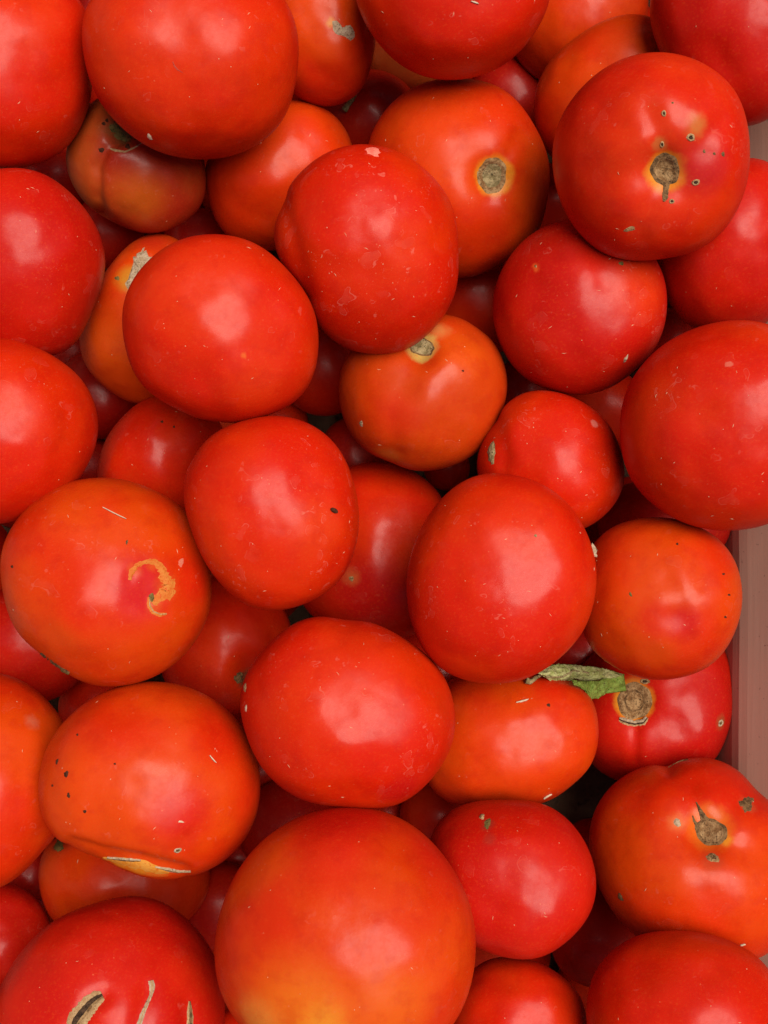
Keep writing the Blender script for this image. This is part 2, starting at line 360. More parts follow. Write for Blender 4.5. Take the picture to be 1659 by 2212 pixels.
tom('d2', 0, 'O', [(211,1032),(164,1040),(120,1054),(76,1083),(40,1120),(20,1150),(3,1195),(2,1250),(11,1305),(29,1352),(58,1388),(87,1410),(127,1443),(160,1468),(204,1483),(247,1487),(291,1479),(335,1461),(378,1432),(411,1399),(440,1352),(455,1305),(459,1250),(451,1199),(436,1150),(415,1115),(382,1091),(338,1062),(291,1043),(251,1036)],
    'orange red tomato with a curling yellow scar like a seahorse on its right side', c=(230,1260),
    dents=[(310,1290,55,1.6)], creases=[([(281,1253),(283,1238),(312,1214),(347,1226),(360,1262),(345,1288),(324,1295),(325,1318),(360,1326)],13,.55)], tints=[(300,1270,30,95,(0.399, 0.009424, 0.01216),.85),(420,1250,20,100,RED,.8),(290,1232,3,22,(0.44,0.06,0.006),.7),(330,1220,3,22,(0.44,0.06,0.006),.7),(360,1268,10,38,(0.44,0.06,0.006),.8),(335,1310,4,26,(0.44,0.06,0.006),.7)], flecks=24, scuff=.6)
tom('d3', -1, 'R', [(564,901),(604,900),(520,912),(480,927),(451,945),(422,978),(404,1018),(397,1058),(400,1091),(407,1122),(422,1163),(440,1206),(462,1243),(491,1275),(528,1305),(568,1317),(600,1317),(647,1308),(694,1286),(730,1257),(756,1217),(770,1170),(775,1110),(767,1058),(756,1018),(738,978),(709,945),(672,916),(632,905)],
    'red tomato near the centre with a small black seed lying on its right side', c=(588,1105), q=2.35,
    creases=[([(420,985),(520,960)],30,.5)], tints=[(690,1140,20,110,(0.4735, 0.02827, 0.00266),.85)], flecks=26, scuff=1.0)
tom('d4', 7, 'R', [(756,1007),(789,1000),(825,1000),(861,1005),(898,1022),(931,1047),(965,1100),(980,1180),(970,1270),(930,1350),(860,1380),(760,1375),(690,1340),(654,1315),(640,1240),(655,1140),(700,1050)],
    'recessed red tomato with broad pink sheen between the seed bearing and the tall oval one', c=(812,1190),
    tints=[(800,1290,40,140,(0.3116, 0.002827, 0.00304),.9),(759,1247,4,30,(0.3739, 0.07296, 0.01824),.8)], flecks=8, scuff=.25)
tom('d5', -1, 'R', [(1058,1023),(1094,1025),(1149,1040),(1176,1051),(1208,1072),(1237,1105),(1260,1138),(1274,1170),(1283,1203),(1288,1254),(1281,1305),(1267,1348),(1241,1388),(1212,1417),(1176,1446),(1145,1460),(1109,1472),(1065,1477),(1022,1474),(978,1461),(941,1439),(916,1406),(894,1363),(883,1308),(880,1250),(891,1192),(909,1145),(934,1105),(960,1072),(992,1047),(1022,1032)],
    'tall oval bright red tomato right of centre, standing over the crumpled green leaf', c=(1082,1250), q=2.35, flecks=26, scuff=.75)
tom('d6', 1, 'O', [(1288,1166),(1321,1141),(1365,1124),(1412,1118),(1463,1123),(1514,1141),(1554,1166),(1579,1199),(1598,1239),(1602,1283),(1598,1330),(1583,1374),(1561,1410),(1525,1443),(1478,1461),(1427,1468),(1376,1461),(1332,1443),(1292,1414),(1263,1377),(1255,1300),(1264,1220)],
    'round orange red tomato with a darker red bruise, right against the crate board', c=(1432,1292),
    dents=[(1455,1330,55,1.3)], creases=[([(1440,1250),(1478,1300),(1490,1370)],22,.5)],
    tints=[(1478,1345,14,50,(0.3861, 0.005654, 0.0038),.9),(1420,1340,20,60,(0.4362, 0.009424, 0.0038),.6)], flecks=20, scuff=.45)
tom('e1', 8, 'C', [(-30,1290),(60,1260),(140,1290),(190,1360),(190,1440),(140,1500),(60,1515),(-30,1490),(-70,1400)],
    'dark shaded red tomato at the left edge below the seahorse scarred one', c=(60,1388), flecks=4, scuff=.2, res=32)
tom('e2', 8, 'R', [(627,1319),(632,1360),(610,1450),(560,1520),(480,1550),(400,1530),(350,1450),(345,1370),(380,1290),(450,1250),(540,1250),(600,1280)],
    'recessed dull orange red tomato with a dark stem end showing beside the centre bottom tomato', c=(490,1400), flecks=4, scuff=.1,
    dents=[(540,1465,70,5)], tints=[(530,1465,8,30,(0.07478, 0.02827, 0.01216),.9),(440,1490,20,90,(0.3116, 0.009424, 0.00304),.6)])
tom('e3', -1, 'R', [(694,1333),(669,1335),(632,1348),(600,1378),(560,1414),(535,1454),(521,1497),(520,1540),(530,1585),(545,1622),(567,1655),(589,1685),(621,1709),(661,1729),(709,1741),(767,1746),(818,1748),(861,1736),(898,1714),(925,1690),(949,1657),(972,1617),(981,1577),(981,1534),(971,1490),(952,1450),(923,1417),(890,1388),(850,1366),(803,1346),(767,1334),(730,1335)],
    'broad oval red tomato in the lower middle, above the orange and yellow one', c=(750,1542), q=2.35,
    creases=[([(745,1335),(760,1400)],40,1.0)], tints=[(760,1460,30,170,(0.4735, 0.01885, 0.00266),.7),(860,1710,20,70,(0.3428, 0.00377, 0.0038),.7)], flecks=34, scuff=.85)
tom('e4', 5, 'M', [(923,1692),(941,1714),(971,1734),(1010,1742),(1100,1745),(1194,1730),(1230,1707),(1270,1665),(1285,1628),(1292,1588),(1288,1541),(1274,1501),(1230,1470),(1150,1455),(1050,1450),(970,1470),(925,1540),(912,1620)],
    'orange red tomato under the leaf with a pale straw sliver lying on it', c=(1105,1598), q=2.4,
    creases=[([(1050,1660),(1060,1745)],40,.6)], tints=[(1100,1680,30,130,(0.4735, 0.03534, 0.00228),.85),(1190,1480,10,60,RED,.8)], flecks=14, scuff=.35)
tom('e5', 5, 'C', [(1568,1399),(1581,1432),(1586,1468),(1583,1526),(1572,1581),(1558,1617),(1545,1639),(1480,1680),(1400,1695),(1339,1687),(1310,1676),(1288,1657),(1245,1600),(1235,1500),(1270,1420),(1350,1380),(1450,1370),(1530,1375)],
    'dark crimson tomato with a round brown stem scar at the tip of the green leaf', c=(1418,1535),
    dents=[(1370,1518,75,3.6)], creases=[([(1370,1545),(1370,1640)],14,1.1),([(1395,1500),(1500,1460)],30,.8),([(1395,1530),(1480,1590)],34,.9),([(1345,1520),(1280,1500)],26,.7)],
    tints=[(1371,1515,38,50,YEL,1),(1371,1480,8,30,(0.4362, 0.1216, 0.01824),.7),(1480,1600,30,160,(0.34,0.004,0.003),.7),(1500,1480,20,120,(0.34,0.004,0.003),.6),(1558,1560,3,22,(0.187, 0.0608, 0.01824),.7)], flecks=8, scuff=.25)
tom('f1', 2, 'O', [(0,1455),(36,1465),(73,1486),(105,1519),(140,1560),(158,1630),(160,1700),(145,1770),(116,1815),(84,1849),(47,1885),(0,1918),(-80,1925),(-170,1880),(-230,1790),(-240,1680),(-210,1560),(-140,1480),(-60,1452)],
    'orange red tomato cut by the left edge, with a faint grey scuff on its shoulder', c=(-40,1688), flecks=12, scuff=.35, tints=[(70,1560,4,24,(0.4484, 0.1338, 0.07296),.45)])
tom('f2', 0, 'O', [(327,1474),(375,1477),(418,1490),(462,1512),(498,1541),(528,1577),(549,1621),(560,1665),(562,1700),(557,1743),(542,1787),(520,1827),(487,1856),(447,1880),(404,1894),(357,1900),(309,1892),(273,1879),(218,1858),(180,1843),(146,1829),(116,1809),(98,1776),(87,1736),(84,1681),(86,1665),(98,1625),(124,1581),(156,1541),(196,1512),(240,1490),(284,1476)],
    'orange tomato lower left with black specks and a split yellow fold along its underside', c=(322,1685), hi=.95,
    dents=[(290,1700,45,.7)], creases=[([(150,1822),(215,1842),(300,1856),(345,1868),(400,1880)],13,1.7),([(385,1830),(420,1800)],16,.6)],
    tints=[(480,1590,20,120,RED,.85),(390,1760,20,110,(0.4112, 0.006597, 0.00532),.8),(160,1700,30,140,(0.4864, 0.04241, 0.00228),.9),(540,1700,10,100,RED,.7),
           (300,1880,8,42,YEL,.95),(260,1868,5,30,YEL,.9),(340,1888,5,34,(0.5928, 0.152, 0.0152),.9)], flecks=24, scuff=.5)
tom('f3', 8, 'M', [(87,1860),(82,1900),(91,1936),(115,1989),(180,2030),(280,2040),(380,2010),(440,1950),(455,1880),(430,1810),(360,1760),(260,1745),(160,1770),(110,1815)],
    'dull orange red tomato squeezed between the split tomato and the cracked one', c=(268,1890), flecks=6, scuff=.2,
    dents=[(130,1810,30,2)], tints=[(126,1826,6,20,(0.06232, 0.02827, 0.01216),.9)])
tom('f4', 7, 'C', [(0,1905),(36,1910),(65,1929),(87,1954),(112,2000),(108,2070),(60,2120),(-20,2140),(-90,2110),(-125,2030),(-100,1950),(-50,1912)],
    'dark crimson tomato at the left edge beside the cracked tomato', c=(-5,2020), flecks=6, scuff=.4, res=32)
tom('f5', 1, 'C', [(934,1798),(952,1772),(978,1750),(1018,1734),(1058,1729),(1094,1729),(1128,1730),(1172,1736),(1201,1752),(1234,1778),(1259,1812),(1277,1852),(1287,1900),(1287,1936),(1274,1972),(1252,2009),(1219,2041),(1179,2065),(1146,2074),(1094,2069),(1058,2060),(1010,2035),(960,1980),(935,1910),(925,1850)],
    'crimson tomato with small olive pit near its top, right of the largest tomato', c=(1108,1902), q=2.35,
    tints=[(1053,1782,5,22,(0.2181, 0.02356, 0.01216),.8),(1056,1812,4,20,(0.2614, 0.02356, 0.01216),.6)], flecks=16, scuff=.5)
tom('f6', -3, 'O', [(752,1744),(789,1746),(825,1754),(858,1765),(894,1787),(931,1820),(960,1852),(985,1892),(1007,1940),(1020,1983),(1026,2027),(1025,2063),(1020,2107),(1007,2154),(989,2194),(940,2255),(860,2295),(760,2310),(660,2300),(570,2260),(517,2209),(491,2176),(477,2136),(467,2081),(466,2027),(477,1972),(498,1918),(524,1867),(549,1834),(585,1805),(621,1779),(665,1758),(709,1747)],
    'largest tomato, orange with a yellow underside, bottom centre', c=(747,2028), hi=.95,
    tints=[(740,1760,40,200,(0.4241, 0.005654, 0.00228),.95),(940,1850,20,130,(0.4241, 0.005654, 0.00228),.75),(500,1900,10,110,(0.4241, 0.006597, 0.00228),.6),
           (660,2190,30,170,(0.4864, 0.09728, 0.00456),.9),(700,2215,10,75,(0.4986, 0.1642, 0.01216),.85),(560,2210,10,90,(0.4986, 0.1459, 0.01824),.85),(850,2180,20,140,(0.4864, 0.07904, 0.00456),.8)], flecks=12, scuff=.3)
tom('f7', 1, 'M', [(1274,1812),(1279,1765),(1299,1725),(1332,1692),(1372,1663),(1405,1652),(1437,1651),(1467,1641),(1499,1637),(1539,1639),(1579,1656),(1616,1681),(1659,1725),(1710,1790),(1725,1870),(1715,1960),(1690,2030),(1645,2069),(1580,2078),(1500,2075),(1420,2050),(1365,2016),(1332,1976),(1307,1940),(1288,1900),(1277,1856)],
    'large lobed red tomato with an oval brown stem scar and three corky spots, right side', c=(1490,1852),
    dents=[(1535,1795,90,5.5),(1439,1660,24,1.0)], creases=[([(1520,1770),(1490,1700),(1440,1650)],24,1.4),([(1560,1775),(1640,1700)],40,1.0),([(1560,1820),(1680,1850)],36,1.5),([(1500,1800),(1380,1760)],40,1.0)],
    tints=[(1590,1700,30,140,RED,.9),(1480,1690,20,110,RED,.8),(1380,1720,20,80,RED,.6),(1530,1790,32,64,(0.4864, 0.08512, 0.0057),.95),(1567,1812,4,22,YEL,.9),(1463,1778,4,28,(0.4613, 0.0912, 0.01216),.9),(1540,1860,6,34,(0.3428, 0.0377, 0.01216),.7),(1615,1738,8,28,(0.3739, 0.0608, 0.01824),.6)], flecks=16, scuff=.35)
tom('f8', 0, 'R', [(1268,2191),(1270,2147),(1277,2118),(1296,2085),(1325,2052),(1368,2025),(1412,2014),(1463,2012),(1514,2015),(1558,2027),(1594,2041),(1630,2063),(1659,2089),(1690,2180),(1670,2290),(1590,2380),(1470,2410),(1360,2380),(1290,2300)],
    'smooth bright red tomato cut by the bottom edge in the right corner', c=(1472,2208), flecks=8, scuff=.25)
tom('f9', 2, 'R', [(1025,2092),(1051,2074),(1087,2068),(1131,2070),(1146,2074),(1183,2089),(1216,2111),(1245,2140),(1263,2176),(1267,2220),(1250,2280),(1190,2330),(1100,2345),(1010,2310),(975,2240),(985,2150)],
    'red tomato cut by the bottom edge below the crimson one', c=(1120,2205), flecks=6, scuff=.25)
tom('g1', 0, 'C', [(284,1936),(313,1938),(349,1947),(386,1969),(415,1994),(440,2023),(462,2060),(477,2103),(484,2154),(484,2212),(470,2290),(420,2370),(320,2425),(200,2430),(80,2390),(0,2290),(-12,2200),(0,2132),(18,2100),(44,2063),(80,2020),(120,1987),(164,1969),(204,1952),(247,1940)],
    'big crimson tomato bottom left with three open tan edged cracks', c=(240,2180),
    dents=[(200,2165,30,.8)], creases=[([(222,2150),(190,2175),(158,2225)],20,1.6),([(320,2140),(300,2212),(295,2300)],22,1.2),([(408,2160),(408,2260)],20,1.0)],
    tints=[(405,2100,10,80,(0.4362, 0.01414, 0.00228),.6)], flecks=14, scuff=.45)
# tomatoes of the layers beneath, seen in the gaps
def low(key, level, code, x, y, rx, ry, label, **kw):
    kw.setdefault('flecks', 0); kw.setdefault('scuff', .1); kw.setdefault('res', 28)
    tom(key, level, code, ell(x, y, rx, ry), label, c=(x, y), **kw)
low('l1', 10, 'R', 1035, 650, 120, 120, 'dark red tomato deep in the gap above the centre orange tomato')
low('l2', 10, 'R', 700, 795, 100, 104, 'dark red tomato in the gap between big glossy red and centre orange ones')
low('l3', 12, 'R', 600, 915, 66, 66, 'sliver of dark red tomato just above the seed bearing tomato')
low('l4', 11, 'K', 775, 985, 88, 88, 'shaded purple red tomato below left of the centre orange tomato')
low('l5', 10, 'K', 800, 262, 110, 112, 'shaded crimson tomato with a grey violet sheen below the dried stalk')
low('l6', 10, 'D', 880, 115, 100, 92, 'dark brownish orange tomato below left of the scuffed deep red top one')
low('l7', 11, 'K', 1105, 215, 95, 100, 'shaded crimson tomato between the plain orange one and the one with a pale stem scar')
low('l8', 11, 'K', 425, 520, 72, 72, 'shaded crimson tomato glimpsed below the brownish lobed tomato')
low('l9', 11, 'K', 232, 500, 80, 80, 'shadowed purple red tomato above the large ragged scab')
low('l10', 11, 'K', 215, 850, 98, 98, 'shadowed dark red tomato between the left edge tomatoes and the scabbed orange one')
low('l11', 11, 'R', 1290, 890, 105, 105, 'dark red tomato in the gap left of the very large right edge tomato')
low('l12', 8, 'K', 1435, 1130, 152, 92, 'shaded red tomato under the very large right edge tomato, above the bruised one')
low('l13', 11, 'K', 1450, 745, 80, 80, 'shaded red tomato in the narrow gap above the very large right edge tomato')
low('l14', 10, 'K', 625, 1790, 112, 108, 'shaded crimson tomato with a violet sheen, left above the largest orange and yellow tomato')
low('l15', 10, 'R', 955, 1765, 92, 92, 'dark red tomato in the gap right above the largest orange and yellow tomato')
low('l16', 10, 'K', 1300, 2030, 112, 105, 'shaded red tomato in the gap between the crimson one and the bottom right one')
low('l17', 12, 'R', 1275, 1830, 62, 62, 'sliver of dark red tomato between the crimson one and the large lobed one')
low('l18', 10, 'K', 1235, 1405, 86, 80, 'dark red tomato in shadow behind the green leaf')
low('l19', 10, 'K', 480, 1960, 98, 98, 'shaded crimson tomato between the cracked tomato and the largest one')
low('l20', 11, 'R', 225, 1530, 100, 90, 'dark red tomato in the shadow below the seahorse scarred one')
low('l21', 11, 'K', 110, 400, 84, 84, 'deeply shaded red tomato in the gap left of the brownish lobed tomato')
low('l22', 11, 'R', 1170, 440, 84, 90, 'dark red tomato in the gap left of the tomato with round holes')
low('l23', 12, 'R', 965, 1010, 50, 50, 'tiny sliver of dark red tomato under the centre orange tomato')
low('l24', 8, 'R', 525, 2245, 75, 75, 'sliver of red tomato at the bottom edge between the cracked one and the largest one')
low('l25', 8, 'R', -50, 1215, 80, 105, 'sliver of red tomato at the left edge, left of the seahorse scarred one')
low('l26', 12, 'R', 830, 1760, 60, 60, 'small patch of red tomato between the broad oval one and the largest one')
low('l27', 11, 'K', 200, 40, 80, 80, 'sliver of shaded brownish red tomato between the two top left tomatoes')
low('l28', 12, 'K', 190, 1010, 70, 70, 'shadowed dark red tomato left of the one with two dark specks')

low('l33', 11, 'K', 545, 1660, 66, 66, 'sliver of shaded red tomato between the split orange and the broad oval tomato')
low('l34', 11, 'K', 520, 1850, 62, 62, 'sliver of shaded red tomato right of the split orange tomato')
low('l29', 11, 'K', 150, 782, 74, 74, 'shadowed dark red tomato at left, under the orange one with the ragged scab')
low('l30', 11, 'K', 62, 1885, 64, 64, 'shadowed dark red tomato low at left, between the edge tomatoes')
low('l31', 11, 'K', 1362, 1095, 66, 66, 'sliver of shaded red tomato below the smaller round red one')
low('l32', 11, 'K', 1120, 852, 72, 72, 'shaded red tomato in the cleft right of the centre orange tomato')
# ------------------------------------------------------------------ heights: nothing may sink into its neighbour
keys = list(T)
N = len(keys)
cen = np.array([T[k]['c'] for k in keys], float)
rad = np.array([np.mean([math.hypot(p[0] - T[k]['c'][0], p[1] - T[k]['c'][1]) for p in T[k]['pts']]) for k in keys])
lev = np.array([T[k]['level'] for k in keys], float)
hgt = np.array([T[k]['hi'] for k in keys])
z = -0.0095 * lev - 0.004
z0 = z.copy()
order = lev + np.arange(N) * 1e-4
D0 = np.hypot(cen[:, None, 0] - cen[None, :, 0], cen[:, None, 1] - cen[None, :, 1])
SQ = 0.90
for it in range(400):
    dist = (CAM_Z - z)
    R = rad / S * dist
    P = np.stack([(cen[:, 0] - CX) / S * dist, -(cen[:, 1] - CY) / S * dist, z], 1)
    moved = 0.0
    dz = np.zeros(N); cnt = np.zeros(N)
    for i in range(N):
        for j in range(i + 1, N):
            lat = math.hypot(P[i, 0] - P[j, 0], P[i, 1] - P[j, 1])
            need = (R[i] + R[j]) * SQ
            if lat >= need: continue
            up, dn = (i, j) if order[i] < order[j] else (j, i)
            req = math.sqrt(need * need - lat * lat)
            gap = P[up, 2] - P[dn, 2]
            if gap < req:
                e = req - gap
                moved = max(moved, e)
                dz[dn] -= 0.30 * e; dz[up] += 0.06 * e
    pull = 0.08 if it < 150 else 0.0
    z = np.clip(z + np.clip(dz, -0.004, 0.002) + pull * np.where(np.abs(dz) < 1e-5, z0 - z, 0.15 * (z0 - z)), FLOOR_Z + 0.028, 0.03)
    if moved < 0.0008 and it > 150: break
print('solver', it, 'residual mm', round(moved * 1000, 2), 'z range', z.min(), z.max())
for k, zz in zip(keys, z): T[k]['z'] = float(zz)
print({k: round(T[k]['z'] * 1000) for k in keys})

# the rest of the heap: the bottom layer, and the tomatoes beyond the edges of the photograph
frnd = random.Random(11)
Pf = [list(at(T[k]['c'][0], T[k]['c'][1], T[k]['z'])) + [rad[i] / S * (CAM_Z - T[k]['z'])] for i, k in enumerate(keys)]
fill = []
for n in range(26000):
    x, y, r = frnd.uniform(-0.178, 0.112), frnd.uniform(-0.252, 0.252), frnd.uniform(0.022, 0.034)
    lim = FLOOR_Z + r + (0.004 if n < 12000 else frnd.uniform(0, 0.115))
    zc = lim
    px, py = abs(x) / (CAM_Z - zc) * S, abs(y) / (CAM_Z - zc) * S
    rp = r / (CAM_Z - zc) * S
    outside = px > 829 + rp * 1.05 or py > 1106 + rp * 1.05
    if zc > -0.098 and not outside: continue
    if math.hypot(CX + x / (CAM_Z - zc) * S - 1240, CY - y / (CAM_Z - zc) * S - 1706) < rp + 45: continue
    if x + r > KX - 0.002 + max(0, zc - KZ) * 0.25: continue
    if all((x - a) ** 2 + (y - b) ** 2 + (zc - c) ** 2 > (0.93 * (r + d)) ** 2 for a, b, c, d in Pf):
        Pf.append([x, y, zc, r])
        fx, fy = CX + x / (CAM_Z - zc) * S, CY - y / (CAM_Z - zc) * S
        key = 'u%d' % len(fill)
        tom(key, 12, frnd.choice('RMCR'), ell(fx, fy, rp, rp * frnd.uniform(.93, 1.05)), 'tomato of the heap beyond the picture edge' if outside else 'tomato buried in the bottom layer, all but hidden', c=(fx, fy), flecks=0, scuff=.2, res=16)
        T[key]['z'] = zc; keys.append(key); fill.append(outside)
print('fill', len(fill), sum(fill))
# ------------------------------------------------------------------ bodies
_cache = {}
def cube_sphere(n):
    if n in _cache: return _cache[n]
    idx, vs, fs = {}, [], []
    t = np.tan(np.linspace(-math.pi / 4, math.pi / 4, n + 1))
    for ax in range(3):
        for sg in (-1, 1):
            grid = []
            for i in range(n + 1):
                row = []
                for j in range(n + 1):
                    p = [0, 0, 0]; p[ax] = sg; p[(ax + 1) % 3] = t[i]; p[(ax + 2) % 3] = t[j]
                    kk = (round(p[0], 5), round(p[1], 5), round(p[2], 5))
                    if kk not in idx:
                        idx[kk] = len(vs); vs.append(p)
                    row.append(idx[kk])
                grid.append(row)
            for i in range(n):
                for j in range(n):
                    q = (grid[i][j], grid[i + 1][j], grid[i + 1][j + 1], grid[i][j + 1])
                    fs.append(q if sg > 0 else q[::-1])
    v = np.array(vs, float); v /= np.linalg.norm(v, axis=1)[:, None]
    _cache[n] = (v, fs)
    return _cache[n]

def seg_dist(px, py, a, b):
    dx, dy = b[0] - a[0], b[1] - a[1]
    t = np.clip(((px - a[0]) * dx + (py - a[1]) * dy) / (dx * dx + dy * dy + 1e-12), 0, 1)
    return np.hypot(px - a[0] - t * dx, py - a[1] - t * dy)

def build_tomato(ti, key):
    t = T[key]
    c = at(t['c'][0], t['c'][1], t['z'])
    w = CAM - c; dist = np.linalg.norm(w); w /= dist
    u = np.array([1.0, 0, 0]); u -= w * u.dot(w); u /= np.linalg.norm(u)
    v = np.cross(w, u)
    # outline points onto the plane through the centre that faces the camera
    th, rr = [], []
    for (x, y) in t['pts']:
        d = ray(x, y); k = (c - CAM).dot(w) / d.dot(w)
        q = CAM + d * k - c
        th.append(math.atan2(q.dot(v), q.dot(u))); rr.append(math.hypot(q.dot(v), q.dot(u)))
    th, rr = np.array(th), np.array(rr)
    H = 5 if len(th) >= 13 else 2
    def basis(a, h):
        return np.stack([np.ones_like(a)] + [f(k * a) for k in range(1, h + 1) for f in (np.cos, np.sin)], 1)
    # resample the closed outline evenly in angle before the fit
    o = np.argsort(th); ths, rrs = th[o], rr[o]
    tt = np.linspace(-math.pi, math.pi, 120, endpoint=False)
    rs = np.interp(tt, np.concatenate([ths - 2 * math.pi, ths, ths + 2 * math.pi]), np.tile(rrs, 3))
    co = np.linalg.lstsq(basis(tt, 8 if H == 5 else 2), rs, rcond=None)[0]
    n = t['res']
    dirs, faces = cube_sphere(n)
    phi = np.arctan2(dirs[:, 1], dirs[:, 0])
    s = np.hypot(dirs[:, 0], dirs[:, 1]); cc = dirs[:, 2]
    full = basis(phi, 8 if H == 5 else 2) @ co
    c2 = co.copy(); c2[5:] = 0; c2[1:3] = 0
    lowf = basis(phi, 8 if H == 5 else 2) @ c2
    Rphi = lowf + (full - lowf) * np.clip(s, 0, 1) ** 3
    q = t['q']
    k = (np.abs(s) ** q + np.abs(cc) ** q) ** (-1 / q)
    Rm = co[0]
    t['R'] = Rm
    Hh = Rm * t['hi'] * 0.97
    A = Rphi * s * k * np.cos(phi); B = Rphi * s * k * np.sin(phi); C = Hh * cc * k
    # low lumps that leave the outline alone
    rnd = random.Random(ti * 13 + 5)
    ox, oy = rnd.uniform(0, 50), rnd.uniform(0, 50)
    lump = np.array([mnoise.noise(Vector((d[0] * 1.5 + ox, d[1] * 1.5 + oy, d[2] * 1.5))) for d in dirs])
    lump2 = np.array([mnoise.noise(Vector((d[0] * 3.4 + oy, d[1] * 3.4 + ox, d[2] * 3.4))) for d in dirs]) if n > 30 else 0
    f = 1 + (0.048 * lump + 0.017 * lump2) * (1 - s ** 4)
    A, B, C = A * f, B * f, C * f
    # photograph position of every vertex, for the dents and creases
    W = c + A[:, None] * u + B[:, None] * v + C[:, None] * w
    dz = CAM_Z - W[:, 2]
    ix = CX + W[:, 0] / dz * S; iy = CY - W[:, 1] / dz * S
    front = np.clip(C / Rm * 4 + 1, 0, 1)
    push = np.zeros(len(C))
    if n > 30:                      # soft flat spots where it has lain against others
        Ri = Rm / dist * S
        for _ in range(3):
            a_ = rnd.uniform(0, 6.28); rr_ = Ri * rnd.uniform(.35, .8); w_ = Ri * rnd.uniform(.28, .5)
            push += rnd.uniform(.0004, .0014) * np.exp(-((ix - t['c'][0] - rr_ * math.cos(a_)) ** 2 + (iy - t['c'][1] - rr_ * math.sin(a_)) ** 2) / w_ ** 2)
    for (x, y, r, dep) in t['dents']:
        push += dep * 0.001 * np.exp(-((ix - x) ** 2 + (iy - y) ** 2) / (r * 0.62) ** 2)
    for (pl, wd, dep) in t['creases']:
        dd = np.min([seg_dist(ix, iy, pl[i], pl[i + 1]) for i in range(len(pl) - 1)], axis=0)
        push += dep * 0.001 * np.exp(-(dd / wd) ** 2)
    L = np.sqrt(A * A + B * B + C * C)
    g = 1 - push * front / L
    W = c + (A * g)[:, None] * u + (B * g)[:, None] * v + (C * g)[:, None] * w
    origin = np.array([c[0], c[1], W[:, 2].min()])
    bvh = BVHTree.FromPolygons([tuple(p) for p in W], faces)
    t['bvh'] = bvh; t['c3'] = c; t['origin'] = origin
    tl = []
    sc = (dist - Rm) / S
    for (x, y, r0, r1, col, amt) in t['tints']:
        h = hit(key, x, y)
        p = h[0] if h else c + (Vector(at(x, y, t['z'])) - Vector(c)) * 1.0
        tl.append((np.array(p) - origin, r0 * sc, r1 * sc, col, amt))
    mat = skin_material(ti, t['code'], tl, t['scuff'])
    ob = link('tomato', W, faces, mat, None, origin)
    tag(ob, t['label'], 'tomato', 'tomatoes heaped in the crate')
    t['ob'] = ob
    return ob

def hit(key, x, y):
    """point and outward normal where the sight line meets the tomato"""
    t = T[key]
    d = Vector(ray(x, y)).normalized()
    loc, nor, i, dd = t['bvh'].ray_cast(Vector(CAM), d)
    if loc is None:
        p = Vector(at(x, y, t['z']))
        loc, nor, i, dd = t['bvh'].find_nearest(p)
    if nor.dot(loc - Vector(t['c3'])) < 0: nor = -nor
    return loc, nor

# ------------------------------------------------------------------ marks that are real relief on the skin
def blob(key, name, outline, mats, prof, rings=6, rough=0.0, seed=0, cuts=None, label=None, k=28, parent=True):
    """outline: list of photograph points or (x, y, rx, ry, rot, wobble); prof: heights in mm from centre to rim;
    cuts: radius fractions at which the next material starts"""
    rnd = random.Random(seed)
    if len(outline) == 6 and not isinstance(outline[0], tuple):
        x, y, rx, ry, rot, wob = outline
        ph = [rnd.uniform(0, 6.28) for _ in range(5)]
        pts = []
        for i in range(k):
            a = 2 * math.pi * i / k
            m = 1 + wob * (0.5 * math.sin(2 * a + ph[0]) + 0.6 * math.sin(3 * a + ph[1]) + 0.5 * math.sin(5 * a + ph[2]) + 0.5 * math.sin(8 * a + ph[3]))
            r = math.radians(rot)
            p, q = rx * m * math.cos(a), ry * m * math.sin(a)
            pts.append((x + p * math.cos(r) - q * math.sin(r), y + p * math.sin(r) + q * math.cos(r)))
        cx, cy = x, y
    else:
        src = outline
        cx = sum(p[0] for p in src) / len(src); cy = sum(p[1] for p in src) / len(src)
        pts = []
        m = len(src); sub = 3
        for i in range(m):
            a, b = src[i], src[(i + 1) % m]
            for j in range(sub):
                f = j / sub
                pts.append((a[0] + (b[0] - a[0]) * f + rnd.uniform(-1, 1), a[1] + (b[1] - a[1]) * f + rnd.uniform(-1, 1)))
    k = len(pts)
    vs, fs, fm = [], [], []
    def height(f):
        g = f * (len(prof) - 1); i = min(int(g), len(prof) - 2); return prof[i] + (prof[i + 1] - prof[i]) * (g - i)
    p, n = hit(key, cx, cy)
    vs.append(p + n * height(0) * 0.001)
    for r in range(1, rings + 1):
        f = r / rings
        for (x, y) in pts:
            p, n = hit(key, cx + (x - cx) * f, cy + (y - cy) * f)
            hh = height(f) + (rough * rnd.uniform(-1, 1) if r < rings else 0)
            vs.append(p + n * hh * 0.001)
    vs_last = len(vs)
    def mi(f):
        if not cuts: return 0
        return sum(1 for cq in cuts if f > cq)
    for i in range(k):
        fs.append((0, 1 + i, 1 + (i + 1) % k)); fm.append(mi(0.5 / rings))
    for r in range(1, rings):
        for i in range(k):
            a = 1 + (r - 1) * k + i; b = 1 + (r - 1) * k + (i + 1) % k
            fs.append((a, a + k, b + k, b)); fm.append(mi((r + 0.5) / rings))
    t = T[key]
    o = link(name, [tuple(v) for v in vs], fs, mats, t['ob'], t['origin'], fmat=fm)
    if label: o['label'] = label
    return o

